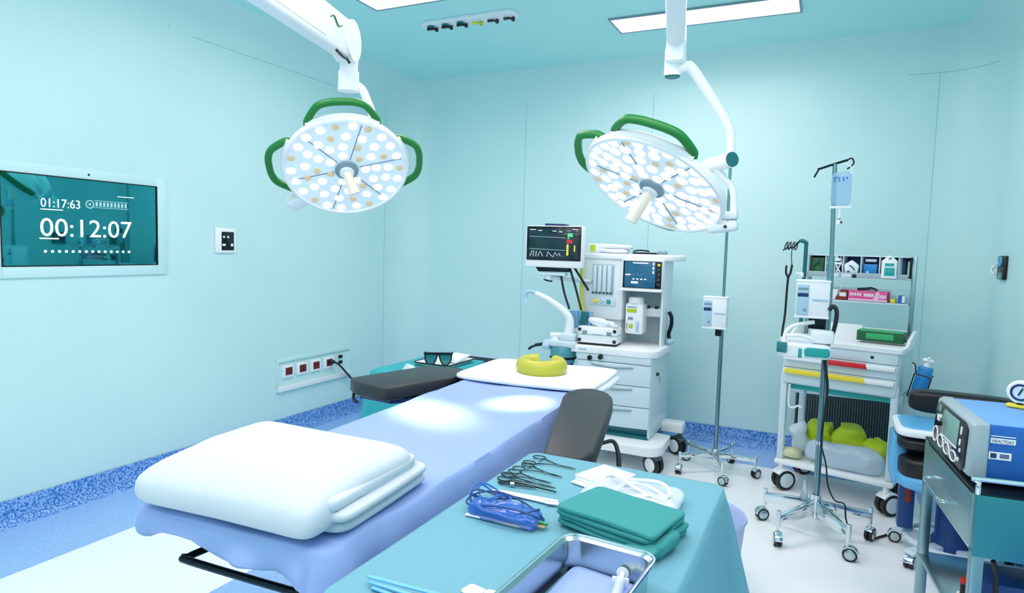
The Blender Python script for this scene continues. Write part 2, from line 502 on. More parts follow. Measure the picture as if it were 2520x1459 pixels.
# ------------------------------------------------------------------ casters
def caster(parent, loc, d, w, ang=0., twin=True, wheel='rubber', hub='pale', fork='white', plate=True, name='caster', zt=None):
    """a swivel caster touching the floor at z=0 of the parent"""
    c = bpy.data.objects.new(name, None); COL.objects.link(c); c.parent = parent
    c.empty_display_size = .03
    c.location = loc; c.rotation_euler = (0, 0, R(ang))
    r = d/2; zt = zt or d*1.25
    for sx in ((-1, 1) if twin else (0,)):
        x = sx*(w*.62)
        MB().lathe([(0, -w*.45), (r*.6, -w*.45), (r*.96, -w*.4), (r, -w*.2), (r, w*.2), (r*.96, w*.4), (r*.6, w*.45), (0, w*.45)], (x, r*.35, r), (1, 0, 0), 28).build('wheel', wheel, c)
        xo = x+(w*.46*(1 if sx >= 0 else -1))
        MB().lathe([(0, 0), (r*.72, 0), (r*.68, w*.06), (0, w*.08)], (xo, r*.35, r), (1 if sx >= 0 else -1, 0, 0), 24).build('hub_cap', hub, c)
    m = MB()
    pts = [(math.cos(a)*r*1.12, math.sin(a)*r*1.12) for a in [R(35+i*13) for i in range(12)]]
    pts2 = [(math.cos(a)*r*.9, math.sin(a)*r*.9) for a in [R(35+i*13) for i in range(12)]][::-1]
    T = Matrix.Translation((-w*(1.0 if twin else .75), r*.35, r)) @ Matrix(((0, 0, 1, 0), (-1, 0, 0, 0), (0, 1, 0, 0), (0, 0, 0, 1)))
    m.prism(pts+pts2, w*(2.0 if twin else 1.5), T, .001)
    m.cyl((0, 0, r*1.6), (0, 0, zt), r*.24, r*.24, 14)
    m.build('fork', fork, c)
    return c

# ------------------------------------------------------------------ surgical lamps
def lens_mesh(m, r):
    q = MB().lathe([(0, .0045), (r*.6, .0038), (r*.92, .002), (r, 0)], (0, 0, 0), (0, 0, 1), 14)
    o = q.build('led_lens', m); me = o.data; bpy.data.objects.remove(o)
    return me
LENS_ON = lens_mesh('lens_on', .0235); LENS_DIM = lens_mesh('lens_dim', .019); LENS_BIG = lens_mesh('lens_on', .0265)

def lamp_head(t, pos, cols, rad, handles, yoke_az, dense):
    root = t.location
    M = Matrix.Translation(Vector(pos)-root) @ Matrix(((cols[0][0], cols[0][1], cols[0][2], 0), (cols[1][0], cols[1][1], cols[1][2], 0), (cols[2][0], cols[2][1], cols[2][2], 0), (0, 0, 0, 1)))
    head = MB(M).lathe([(0, -.095), (.12, -.092), (.2, -.08), (rad*.93, -.05), (rad*1.0, -.03), (rad*1.005, -.012), (rad, .004), (rad*.965, .008), (rad*.945, .002), (rad*.94, -.006), (0, -.006)], (0, 0, 0), (0, 0, 1), 64).build('lamp_head', 'white', t)
    MB(M).lathe([(0, -.002), (rad*.943, -.002), (rad*.943, -.007), (0, -.007)], (0, 0, 0), (0, 0, 1), 64).build('lamp_glass', 'lamp_glass', head)
    sp = MB(M)
    for k in range(6):
        a = R(12+60*k)
        sp.box((math.cos(a)*rad*.56, math.sin(a)*rad*.56, -.001), (rad*.7, .0045, .003), 0, rotm('Z', 12+60*k))
    sp.build('segment_seams', 'mid_grey', head, smooth=False)
    rng = random.Random(3 if dense else 5)
    rings = [(.26, 8), (.42, 13), (.585, 18), (.745, 23), (.90, 29)] if dense else [(.29, 7), (.47, 12), (.66, 17), (.855, 22)]
    k = 0
    for rr, n in rings:
        for i in range(n):
            a = 2*PI*i/n+rr*9
            dim = (k % 4 == 1) if not dense else (k % 7 == 1)
            k += 1
            o = bpy.data.objects.new('led_lens', LENS_DIM if dim else (LENS_BIG if dense else LENS_ON)); COL.objects.link(o)
            o.parent = head
            o.matrix_local = M @ Matrix.Translation((rad*rr*math.cos(a)+rng.uniform(-.005, .005), rad*rr*math.sin(a)+rng.uniform(-.005, .005), -.002))
    col = MB(M).lathe([(.03, -.004), (.055, -.002), (.06, .008), (.056, .014), (.045, .016), (.04, .02), (.032, .024), (0, .024)], (0, 0, 0), (0, 0, 1), 32).build('handle_collar', 'mid_grey', t)
    MB(M).lathe([(.0, .016), (.036, .016), (.036, .03), (.03, .034), (0, .034)], (0, 0, 0), (0, 0, 1), 32).build('collar_ring', 'white', col)
    tip = (.03, -.062, .115) if not dense else (-.012, -.058, .165)
    MB(M).tube([(0, 0, .02), (tip[0]*.25, tip[1]*.25, .055), tip], lambda q: .021+.007*q, 16, 5).build('sterile_handle', 'lamp_handle', t)
    for az in handles:
        a = R(az); MZ = M @ rotm('Z', az)
        s_ = .53 if az == handles[1] or dense else .5
        w = rad*s_
        d0 = rad*.985 if True else rad
        e = math.sqrt(max(0, (rad*.96)**2-w*w))
        pts = [(e-.0, -w*1.0, -.04), (e+.03, -w*.97, -.045), (rad+.038, -w*.68, -.047), (rad+.06, -w*.36, -.047), (rad+.064, 0, -.047), (rad+.06, w*.36, -.047), (rad+.038, w*.68, -.047), (e+.03, w*.97, -.045), (e-.0, w*1.0, -.04)]
        MB(MZ).tube(pts, .0175, 10, 5, flat=(1, 1.15)).build('grip_handle', 'green_handle', t)
        MB(MZ).tube([(rad*1.0-.01, y*w, -.03) for y in (-.8, 0, .8)] if 0 else [(rad*math.cos(q)-.012, rad*math.sin(q), -.028) for q in [R(-32+8*i) for i in range(9)]], .022, 8, 0).build('rim_pad', 'white', t)
    return M, head

LC = Matrix(((0.7694, 0.4168, 0.484), (0.6317, -0.6086, -0.4801), (0.0945, 0.6751, -0.7316)))
RCm = Matrix(((0.8569, 0.4252, -0.2914), (0.2548, -0.8409, -0.4775), (-0.4481, 0.3349, -0.8289)))
# left lamp
t = thing('surgical_lamp', 'surgical lamp on the left with three green handles, facing the camera', 'surgical lamp', (-1.62, 1.0, H), group='surgical lamps over the table')
lp = Vector((-2.236, 2.667, 1.872))
ML_, h_ = lamp_head(t, lp, LC, .312, (180, 90, 0), 217, False)
rel = lambda *p: [tuple(Vector(q)-t.location) for q in p]
MB().lathe([(0, 0), (.17, 0), (.17, -.03), (.06, -.06), (.05, -.55), (0, -.55)], (0, 0, 0), (0, 0, 1)).build('ceiling_mount', 'white', t)
el = Vector((-2.165, 2.575, 2.475)); st = Vector((-1.66, 1.12, 2.40))
d = (el-st); L = d.length
Ta = Matrix.Translation(st-t.location) @ d.to_track_quat('X', 'Z').to_matrix().to_4x4()
arm = MB(Ta).box((L/2-.02, 0, 0), (L, .075, .185), .022, seg=4).build('spring_arm', 'white', t)
MB(Ta).cyl((L-.015, -.045, -.0), (L-.015, .045, -.0), .096, .096, 32).build('elbow', 'white', t)
MB(Ta).tube([(L-.30, -.0385, .03), (L-.26, -.0385, .045), (L-.21, -.0385, .015), (L-.16, -.0385, .03)], .006, 6, flat=(1, .4)).build('logo_swoosh', 'green_handle', arm)
MB(Ta).tube([(L-.21, -.03, -.09), (L-.14, -.03, -.10), (L-.08, -.03, -.10), (L-.05, -.03, -.11)], .007, 6).build('elbow_slot', 'black', t)
MB(Ta).box((L*.4, -.0385, -.06), (L*.75, .003, .004), .001).build('cable_cover', 'white_soft', arm)
j0 = Vector((-2.17, 2.60, 2.45)); 
MB().cyl(j0-t.location, Vector((-2.19, 2.62, 2.275))-t.location, .047, .04, 28).build('swivel_joint', 'white', t)
MB().cyl(Vector((-2.187, 2.618, 2.345))-t.location, Vector((-2.19, 2.62, 2.25))-t.location, .05, .052, 28).build('swivel_cap', 'white_soft', t)
back = ML_ @ Vector((.05, .1, -.13))
MB().tube([Vector((-2.165, 2.64, 2.285))-t.location, Vector((-2.14, 2.665, 2.262))-t.location, Vector((-2.122, 2.69, 2.2))-t.location, Vector((-2.10, 2.71, 2.12))-t.location, Vector((-2.10, 2.76, 2.02))-t.location, back], .021, 14, 5).build('bent_tube', 'white', t)
m = MB(ML_)
m.tube([(.05, .1, -.13), (-.06, -.06, -.14), (-.2, -.2, -.11), (-.235, -.215, -.05)], .026, 12, 5)
m.build('yoke', 'white', t)
MB(ML_).box((-.268, -.228, -.03), (.1, .075, .07), .016, rotm('Z', 30), 3).build('yoke_bracket', 'white_soft', t)
# right lamp
t = thing('surgical_lamp', 'tilted surgical lamp on the right hanging above the anaesthesia machine', 'surgical lamp', (-.36, 1.55, H), group='surgical lamps over the table')
rp = Vector((-.7159, 2.8998, 1.7803))
MR_, h_ = lamp_head(t, rp, RCm, .33, (191, 108, 282), 15, True)
MB().lathe([(0, 0), (.17, 0), (.17, -.03), (.06, -.06), (.05, -.6), (0, -.6)], (0, 0, 0), (0, 0, 1)).build('ceiling_mount', 'white', t)
el = Vector((-.64, 2.892, 2.42)); st = Vector((-.38, 1.66, 2.40)); d = el-st; L = d.length
Ta = Matrix.Translation(st-t.location) @ d.to_track_quat('X', 'Z').to_matrix().to_4x4()
arm = MB(Ta).box((L/2, 0, .02), (L, .075, .12), .02, seg=3).build('spring_arm', 'white', t)
P = lambda *p: Vector(p)-t.location
MB().prism([(-.04, -.02), (.045, -.02), (.036, .15), (-.03, .15)], .075, Matrix.Translation(P(-.64, 2.935, 2.335)) @ rotm('X', 90), .012).build('elbow', 'white', t)
MB().box(P(-.632, 2.852, 2.43), (.05, .012, .06), .003).build('elbow_window', 'grey', t)
MB().cyl(P(-.655, 2.925, 2.38), P(-.657, 2.935, 2.27), .036, .037, 24).build('swivel_joint', 'white', t)
MB().cyl(P(-.657, 2.935, 2.272), P(-.657, 2.935, 2.262), .036, .03, 24).build('joint_cap', 'deep_teal', t)
MB().tube([P(-.65, 2.937, 2.296), P(-.60, 2.937, 2.304), P(-.572, 2.945, 2.29), P(-.46, 3.0, 2.125), P(-.42, 3.02, 2.05), P(-.41, 3.035, 2.0), P(-.41, 3.045, 1.92)], lambda q: .024-.006*q, 14, 5).build('bent_tube', 'white', t)
MB().cyl(P(-.51, 3.09, 1.893), P(-.395, 2.985, 1.905), .034, .034, 28).build('hinge', 'white', t)
MB().cyl(P(-.395, 2.985, 1.905), P(-.391, 2.981, 1.9055), .032, .032, 28).build('hinge_cap', 'deep_teal', t)
MB().tube([P(-.47, 3.05, 1.878), P(-.43, 3.06, 1.83), P(-.398, 3.065, 1.79), P(-.386, 3.07, 1.72), P(-.385, 3.07, 1.655), P(-.40, 3.06, 1.61)], .019, 12, 4, flat=(1.35, .8)).build('yoke', 'white', t)
MB().box(P(-.425, 3.03, 1.615), (.13, .10, .045), .016, rotm('Y', -8), 3).build('yoke_bracket', 'white', t)
MB().box(P(-.405, 3.02, 1.665), (.085, .07, .034), .008, rotm('Y', -4)).build('bracket_cap', 'white_soft', t)
MB().cyl(P(-.407, 2.985, 1.615), P(-.407, 2.975, 1.615), .007).build('bracket_screw', 'black', t)

def spot(name, loc, tgt, watts, size, blend, rad, col):
    L = bpy.data.lights.new(name, 'SPOT'); L.energy = watts; L.spot_size = R(size); L.spot_blend = blend; L.shadow_soft_size = rad; L.color = col
    o = bpy.data.objects.new(name, L); COL.objects.link(o)
    o.location = loc
    o.rotation_euler = (Vector(tgt)-Vector(loc)).to_track_quat('-Z', 'Y').to_euler()
    return o
nL = Vector((LC[0][2], LC[1][2], LC[2][2])); nR = Vector((RCm[0][2], RCm[1][2], RCm[2][2]))
spot('lamp_beam', lp+nL*.18, (-1.27, 1.98, .9), 560, 14, 1., .05, (1., .97, .92))
spot('lamp_beam', rp+nR*.2, (-1.04, 2.28, .9), 560, 15, 1., .05, (1., .97, .92))
# ------------------------------------------------------------------ draped cloth
def drape_mesh(m, x0, x1, y0, y1, z, rc, drop, flare, amp, waves, corner=0., seed=0, nring=12, edge=.012, sag=.0, npc=9):
    """cloth lying on a rectangle and hanging over all four sides; drop/flare are functions of the outline angle point"""
    out = []
    def seg(a, b, n):
        return [(a[0]+(b[0]-a[0])*i/n, a[1]+(b[1]-a[1])*i/n) for i in range(n)]
    nx, ny = 44, 60
    cs = [(x1-rc, y0+rc, -90), (x1-rc, y1-rc, 0), (x0+rc, y1-rc, 90), (x0+rc, y0+rc, 180)]
    for i, (cx, cy, a0) in enumerate(cs):
        for k in range(npc+1):
            a = R(a0+90*k/npc)
            out.append((cx+rc*math.cos(a), cy+rc*math.sin(a), math.cos(a), math.sin(a), math.sin(PI*k/npc)))
        nxt = cs[(i+1) % 4]; a = R(a0+90)
        p = (cx+rc*math.cos(a), cy+rc*math.sin(a)); q = (nxt[0]+rc*math.cos(a), nxt[1]+rc*math.sin(a))
        n = ny if i in (0, 2) else nx
        for k in range(1, n):
            out.append((p[0]+(q[0]-p[0])*k/n, p[1]+(q[1]-p[1])*k/n, math.cos(a), math.sin(a), 0.))
    N = len(out); cx, cy = (x0+x1)/2, (y0+y1)/2
    vs = [(cx, cy, z)]; fs = []
    for s in (.25, .5, .75, .92, .985):
        for px, py, nx_, ny_, c in out:
            x, y = cx+(px-cx)*s, cy+(py-cy)*s
            vs.append((x, y, z+sag*(nz(x*5, y*5, seed))))
    for t in [i/nring for i in range(nring+1)]:
        per = 0.
        for i, (px, py, nx_, ny_, c) in enumerate(out):
            pp = out[i-1]; per += math.hypot(px-pp[0], py-pp[1]) if i else 0
            w = math.sin(per*waves+2.2*nz(px*4, py*4, seed+3))*.6+nz(px*11, py*11, seed+t)*.6
            D = drop(px, py, nx_, ny_, c); F = flare(px, py, nx_, ny_, c)
            o = F*t+(amp(px, py) if callable(amp) else amp)*w*t**1.2+corner*c*t
            e = edge*math.sin(min(1, t*5)*PI/2)
            zz = z-D*t if t > 0 else z-.001
            vs.append((px+nx_*(o+e), py+ny_*(o+e), zz-(.004 if t > 0 else 0)+(.012*w*t if t > .95 else 0)))
    for i in range(N): fs.append([0, 1+i, 1+(i+1) % N])
    for k in range(5+nring):
        for i in range(N):
            a = 1+k*N+i; b = 1+k*N+(i+1) % N
            fs.append([a, b, b+N, a+N])
    return m.add(vs, fs)
def cloth(o, th=.002, sub=0):
    md = o.modifiers.new('thickness', 'SOLIDIFY'); md.thickness = th; md.offset = 1
    return o

# ------------------------------------------------------------------ operating table (local y runs to the head end)
TL, TR_ = (-1.115, .95, 0), 2.2
t = thing('operating_table', 'operating table under a blue sheet with a black side armboard', 'operating table', TL, TR_)
MB().slab((-.255, .03, .845), (.255, 1.48, .884), .015).build('leg_mattress', 'pad_black', t)
MB().slab((-.26, 1.5, .80), (.26, 2.10, .882), .03).build('head_mattress', 'pad_black', t)
MB().slab((-.25, .2, .755), (.25, 2.08, .845), .008).build('frame', 'steel', t)
for sx in (-1, 1):
    MB().slab((sx*.29-.006, .25, .765), (sx*.29+.006, 2.0, .79), .003).build('side_rail', 'chrome', t)
o = MB().tube([(-.18, .3, .745), (-.205, .12, .745), (-.205, .085, .745), (-.18, .07, .745), (.24, .075, .745), (.27, .085, .745), (.27, .3, .75)], .009, 8, 4).build('foot_rail', 'steel_dark', t)
MB().slab((-.2, .62, .25), (.2, 1.2, .755), .04).build('column', 'navy', t)
MB().slab((-.27, .45, .04), (.27, 1.75, .25), .05).build('base', 'deep_blue', t)
for x in (-.2, .2):
    for y in (.52, 1.68): MB().cyl((x-.02, y, .03), (x+.02, y, .03), .03).build('wheel', 'rubber', t)

def armboard(parent, poly, z0, z1, nm, tilt=None):
    m = MB()
    m.prism(poly, z1-z0, (tilt or Matrix.Translation((0, 0, z0))), .012, 3)
    return m.build(nm, 'pad_black', parent, ang=60)
inv = (Matrix.Translation(TL) @ rotm('Z', TR_)).inverted()
def wl(x, y, z=0): v = inv @ Vector((x, y, z)); return (v.x, v.y)
# left armboard pad and its bracket
pl = [(-1.875, 2.27), (-1.80, 2.215), (-1.66, 2.185), (-1.615, 2.20), (-1.492, 2.56), (-1.50, 2.69), (-1.585, 2.75), (-1.75, 2.72)]
o = armboard(t, [wl(*p) for p in pl], .842, .905, 'armboard')
ob = MB().prism([wl(*p) for p in [(-1.82, 2.27), (-1.64, 2.25), (-1.42, 2.55), (-1.42, 2.75), (-1.62, 2.72), (-1.72, 2.66)]], .02, Matrix.Translation((0, 0, .818)), .004)
ob.build('armboard_plate', 'navy', o)
m = MB(); a = wl(-1.6, 2.3); b = wl(-1.42, 2.55)
m.box(((a[0]+b[0])/2, (a[1]+b[1])/2, .77), (.3, .05, .05), .006, rotm('Z', 50)).build('armboard_clamp', 'steel_dark', o)
MB().tube([(wl(-1.87, 2.3)[0], wl(-1.87, 2.3)[1], .85), (wl(-1.83, 2.24)[0], wl(-1.83, 2.24)[1], .82), (wl(-1.80, 2.23)[0], wl(-1.80, 2.23)[1], .81)], .007, 8).build('armboard_lever', 'rubber', o)
# right armboard: pad rising towards the head end
A = Vector((-.652, 1.775, .892)); Bv = Vector((-.80, 2.40, .962))
inv3 = inv.to_3x3()
yl = (inv3 @ (Bv-A)).normalized(); xl = yl.cross(Vector((0, 0, 1))).normalized(); zl = xl.cross(yl)
LA = (Bv-A).length; oA = inv @ A
Tm = Matrix.Translation(oA) @ Matrix((xl, yl, zl)).transposed().to_4x4()
w = .078
poly = [(-w, 0), (w*.45, -.005), (w*.95, .05)]
poly += [(w+.012, LA*.6)]
poly += [((w+.016)*math.cos(a), LA-.115+(.115)*math.sin(a)) for a in [PI*i/10 for i in range(0, 11)]]
o = armboard(t, poly, 0, .06, 'armboard', Tm @ Matrix.Translation((0, 0, -.06)))
MB(Tm).slab((-.05, .03, -.085), (.05, LA*.8, -.061), .004).build('armboard_plate', 'steel_dark', o)
MB(Tm).tube([(w-.01, LA*.42, -.07), (w+.035, LA*.47, -.07), (w+.055, LA*.43, -.11), (w+.06, LA*.36, -.17)], lambda q: .006+.003*q, 10).build('armboard_lever', 'rubber', o)

# blue sheet over the mattress
m = MB()
def s_drop(px, py, nx, ny, c):
    d = .2 if nx > .3 else (.07 if nx < -.3 else .09)
    if ny < -.3:
        d = .045+.014*math.sin(px*17+.4)+(.06 if px > .14 else 0)*(px-.14)/.12
    if c > 0 and nx > 0 and ny < 0: d = .12+.08*max(0, nx)+.05*c
    return d
def s_flare(px, py, nx, ny, c):
    return (.028 if c == 0 else .05) if nx > .3 else .006
drape_mesh(m, -.272, .275, -.005, 1.62, .893, .05, s_drop, s_flare, lambda x, y: .010+.026*math.exp(-((x-.24)**2+(y-.02)**2)/.03), 34, .0, 2, 20, .008, .008, 14)
o = cloth(m.build('bed_sheet', 'sheet', ang=80), .0025)
tag(o, 'pale blue sheet draped over the operating table mattress', 'sheet', loc=TL, rz=TR_)
# white pillow-like head pad with turned corner
m = MB()
m.soft((0, 0, 0), (.325, .262, .016), .45, .2, None, .008, 3.5, 4, 64, 24)
m.soft((.285, .02, -.012), (.055, .22, .018), .5, .3, rotm('Y', 28), .006, 6, 8)
o = m.build('head_pad', 'linen_white', ang=80)
tag(o, 'flat white head pad under the yellow gel ring', 'pillow', loc=(-1.185, 2.79, .912), rz=TR_)
# yellow gel headrest: open horseshoe
m = MB()
pts = [(.085*math.sin(a)*1.0, -.085*math.cos(a)*1.05, 0) for a in [R(-148+296*i/16) for i in range(17)]]
m.tube(pts, lambda q: .040+.006*abs(q-.5)*2, 16, 3, flat=(.78, .95))
o = m.build('headrest_ring', 'gel_yellow', ang=80)
tag(o, 'yellow gel horseshoe headrest on the white head pad', 'headrest', loc=(-1.158, 2.75, .957), rz=6)
# folded white blanket
m = MB()
def fold(m, x0, x1, y0, y1, z0, z1, e=.3, amp=.006, seed=0, rz=0, drop=0.):
    q = MB(); q.soft((0, 0, 0), ((x1-x0)/2, (y1-y0)/2, (z1-z0)/2), e, .16, None, amp, 5, seed, 72, 26)
    c = Vector(((x0+x1)/2, (y0+y1)/2, (z0+z1)/2)); Rz = rotm('Z', rz)
    vs = []
    for v in q.v:
        p = c+Rz @ v
        if drop and p.y < (y0+.2): p.z -= drop*((y0+.2-p.y)/.2)**2*max(0, (p.z-.9)/.13)
        if p.z < .896: p.z = .896+(p.z-.896)*.05
        vs.append(p)
    m.add(vs, q.f)
fold(m, -1.33, -.862, .985, 1.36, .897, .935, .55, .004, 1, 5)
fold(m, -1.33, -.850, .975, 1.35, .925, .962, .55, .004, 2, 5)
fold(m, -1.33, -.868, .965, 1.325, .948, .992, .5, .004, 3, 4)
fold(m, -1.375, -.872, .918, 1.31, .898, 1.03, .62, .009, 5, 2.5, .035)
m.soft((-.905, 1.315, .94), (.028, .035, .028), .8, .8, None, .01, 30, 3)
o = m.build('folded_blanket', 'blanket', ang=80)
tag(o, 'thick folded white blanket at the foot end of the table', 'blanket')

# ------------------------------------------------------------------ instrument table in the foreground
t = thing('instrument_table', 'wheeled instrument table hidden under the cyan cloth in the foreground', 'table', (-.475, 1.29, 0))
MB().slab((-.265, -.45, .865), (.265, .44, .893), .006).build('tabletop', 'steel', t)
for sx in (-1, 1):
    for sy in (-1, 1): MB().cyl((sx*.22, sy*.38, .06), (sx*.22, sy*.38, .866), .014).cyl((sx*.22-.012, sy*.38, .03), (sx*.22+.012, sy*.38, .03), .03).build('leg', 'chrome', t)
m = MB()
def d_drop(px, py, nx, ny, c):
    d = .42
    return d+.12*c
def d_flare(px, py, nx, ny, c):
    if c > 0 and nx > 0 and ny > 0: return .05+.10*c
    if nx > .3: return .035
    if nx < -.3: return -.006
    return .03
drape_mesh(m, -.752, -.205, .83, 1.742, .896, .03, d_drop, d_flare, .013, 15, 0., 5, 16, .008, .002, 15)
o = cloth(m.build('table_drape', 'drape_cyan', ang=80), .002)
tag(o, 'light cyan cloth draped over the foreground instrument table', 'drape')
ZT = .899
def clamp(name, label, p_ring, p_tip, gap=.028, cat='forceps', ringr=.014, zb=0., curve=.0):
    """ring-handled instrument lying flat"""
    a = Vector((*p_ring, 0)); b = Vector((*p_tip, 0)); d = b-a; L = d.length; u = d/L; n = Vector((-u.y, u.x, 0))
    t = thing(name, label, cat, (a.x, a.y, ZT+zb), 0, 'ring-handled instruments in a row')
    for s in (-1, 1):
        cen = n*(s*gap)
        ring = [cen+u*(ringr*1.35*math.cos(q))+n*(ringr*math.sin(q))+Vector((0, 0, .003)) for q in [2*PI*i/14 for i in range(14)]]
        o = MB().tube(ring, .0016, 6, 2, closed=True).build('finger_ring', 'instrument', t)
        MB().tube([cen+u*ringr*1.3+Vector((0, 0, .003)), n*(s*gap*.55)+u*L*.3+Vector((0, 0, .0035)), n*(s*.001)+u*L*.58+Vector((0, 0, .004)), n*(-s*.003)+u*L*.8+Vector((0, 0, .004))+n*curve*.5, u*L+n*(-s*.0006)+n*curve+Vector((0, 0, .004))], lambda q: .0018-.0008*q, 6, 4).build('arm', 'instrument', t)
    MB().cyl(u*L*.58+Vector((0, 0, .0)), u*L*.58+Vector((0, 0, .008)), .003, .003, 12).build('pivot', 'steel', t)
    MB().box(tuple(u*L*.16+Vector((0, 0, .004))), (.002, gap*1.0, .002), .0005, Matrix.Rotation(math.atan2(u.y, u.x), 4, 'Z')).build('ratchet', 'instrument', t)
    return t
clamp('clamp', 'ring-handled clamp nearest the far edge of the cyan cloth', (-.712, 1.662), (-.583, 1.645))
clamp('clamp', 'second clamp from the far edge, with overlapping finger rings', (-.715, 1.595), (-.592, 1.567), .02)
clamp('scissors', 'thin scissors in the middle of the row of instruments', (-.722, 1.532), (-.60, 1.512), .016, 'scissors')
clamp('clamp', 'slim clamp lying just above the curved forceps', (-.718, 1.497), (-.578, 1.486), .013)
t = thing('curved_forceps', 'dark curved forceps nearest the blue cable pack', 'forceps', (-.72, 1.458, ZT))
MB().tube([(0, 0, .004), (.02, .004, .005), (.05, .008, .006), (.09, .006, .006), (.155, .004, .004)], lambda q: .0035-.0018*q, 8, 5).build('upper_arm', 'steel_dark', t)
MB().tube([(0, -.006, .004), (.03, -.008, .005), (.07, .0, .006), (.1, .003, .006)], .003, 6, 5).build('lower_arm', 'instrument', t)
MB().cyl((.035, -.01, .006), (.045, -.006, .006), .006).build('spring', 'steel', t)
# paper strips
m = MB()
m.box((0, .006, .003), (.168, .012, .003), .001, rotm('Z', 4)).box((.004, -.006, .004), (.16, .012, .003), .001, rotm('Z', -3)).box((.08, -.012, .006), (.03, .014, .003), .001, rotm('Z', 12))
tag(m.build('paper_strips', 'linen_white'), 'white paper strips between the forceps and blue cable pack', 'paper strip', loc=(-.625, 1.40, ZT))
# blue cable pack
t = thing('cable_pack', 'clear and blue packet of coiled cable on the cyan cloth', 'cable', (-.625, 1.292, ZT))
m = MB()
m.soft((.015, -.03, .016), (.085, .034, .014), .6, .4, rotm('Z', -6), .012, 38, 2)
m.build('blue_wrapper', 'blue_wrap', t, ang=80)
MB().slab((-.07, -.055, .001), (.09, -.045, .004), .001).box((-.0, .012, .006), (.12, .012, .003), .001, rotm('Z', -8)).build('paper_edge', 'linen_white', t)
rng = random.Random(4)
for k, (cx, cy, rx, ry, a) in enumerate([(-.03, .02, .075, .035, -15), (-.045, .045, .055, .03, -28), (-.0, -.0, .09, .042, -8), (-.055, .03, .045, .045, 10), (.01, -.02, .1, .035, -6)]):
    ring = []
    for i in range(16):
        q = 2*PI*i/16; x, y = rx*math.cos(q), ry*math.sin(q); ca, sa = math.cos(R(a)), math.sin(R(a))
        ring.append((cx+x*ca-y*sa, cy+x*sa+y*ca, .012+.012*math.sin(q*2+k)+.004*k))
    MB().tube(ring, .0022, 6, 3, closed=True).build('cable_loop', 'blue' if k % 2 else 'deep_blue', t)
m = MB()
for k, y in enumerate((-.025, -.033, -.041)): m.cyl((.095, y, .008), (.118, y, .008), .0028, .0022, 8)
m.build('plug', 'gold', t)
MB().cyl((.1, -.033, .013), (.12, -.033, .013), .003, .003, 8).build('green_plug', 'bright_green', t)
# gauze
t = thing('gauze_stack', 'stack of white gauze squares near the far right of the cloth', 'gauze', (-.485, 1.60, ZT), -22)
for k, (dx, dy, r) in enumerate([(0, -.012, 3), (.004, .0, -4), (-.004, .006, 2)]):
    MB().box((dx, dy, .004+.006*k), (.105, .125, .006), .0025, rotm('Z', r)).build('gauze_square', 'linen_white', t)
# tubing bag
t = thing('tubing_pack', 'clear bag of coiled white tubing behind the green drapes', 'tubing', (-.385, 1.495, ZT))
MB().soft((0, .01, .016), (.115, .085, .016), .6, .35, None, .006, 18, 5).build('bag', 'clear_plastic', t, ang=80)
for k, (cx, cy, rx, ry, a) in enumerate([(0, .0, .1, .05, -20), (-.02, .02, .075, .045, -30), (.03, -.02, .075, .04, -18), (.01, .03, .085, .03, -24)]):
    ring = []
    for i in range(14):
        q = 2*PI*i/14; x, y = rx*math.cos(q), ry*math.sin(q); ca, sa = math.cos(R(a)), math.sin(R(a))
        ring.append((cx+x*ca-y*sa, cy+x*sa+y*ca, .018+.010*math.sin(q*2+k*2)+.007*k))
    MB().tube(ring, .0042, 8, 3, closed=True).build('tube_loop', 'white', t)
# green folded drapes
m = MB()
def sheetfold(m, cx, cy, z, hx, hy, th, rz, amp, seed):
    m.soft((cx, cy, z), (hx, hy, th), .5, .14, rotm('Z', rz), amp, 9, seed, 72, 20)
for k in range(4):
    sheetfold(m, .004*(k % 2)-.001*k, -.003*k+.004, .010+.0125*k, .118-.002*k+.003*(k % 2), .088-.003*k, .0085, -16+1.2*(k % 2), .0075, k+2)
m.soft((.075, -.105, .016), (.03, .03, .015), .7, .7, rotm('Z', 30), .01, 30, 7)
m.soft((.10, -.06, .02), (.02, .05, .018), .6, .5, rotm('Z', -20), .008, 25, 9)
tag(m.build('folded_drapes', 'cloth_green', ang=80), 'stack of folded green drapes behind the steel tray', 'drape', loc=(-.365, 1.335, ZT), rz=0)
# steel instrument tray
t = thing('steel_tray', 'deep rectangular steel tray at the bottom edge holding a pale cloth', 'tray', (-.335, .975, ZT), -4)
def rrect(hx, hy, r, n=6):
    return [(sx*(hx-r)+r*math.cos(a), sy*(hy-r)+r*math.sin(a)) for sx, sy, a0 in ((1, 1, 0), (-1, 1, 90), (-1, -1, 180), (1, -1, 270)) for a in [R(a0+90*i/n) for i in range(n+1)]]
m = MB(); rings = []
for hx, hy, z in ((.072, .135, .002), (.076, .139, .003), (.08, .143, .06), (.088, .151, .066), (.089, .152, .063), (.082, .145, .058), (.078, .141, .0), (.0725, .1355, .0)):
    rings.append([(x, y, z) for x, y in rrect(hx, hy, .026)])
n = len(rings[0]); vs = [p for r_ in rings for p in r_]; fs = [[k*n+i, k*n+(i+1) % n, (k+1)*n+(i+1) % n, (k+1)*n+i] for k in range(len(rings)-1) for i in range(n)]
fs.append(list(range(n))); fs.append(list(range((len(rings)-1)*n, len(rings)*n)))
m.add(vs, fs).build('basin', 'steel', t)
MB().tube([(x, y, .066) for x, y in rrect(.089, .152, .03)], .0028, 6, 0, closed=True).build('rim', 'chrome', t)
m = MB(); m.soft((0, .004, 0), (.067, .132, .006), .5, .12, None, .004, 12, 3, 60, 16)
tag(m.build('tray_cloth', 'sheet', ang=80), 'pale blue cloth lying inside the steel tray', 'cloth', loc=(-.333, .975, ZT+.0105), rz=-4)
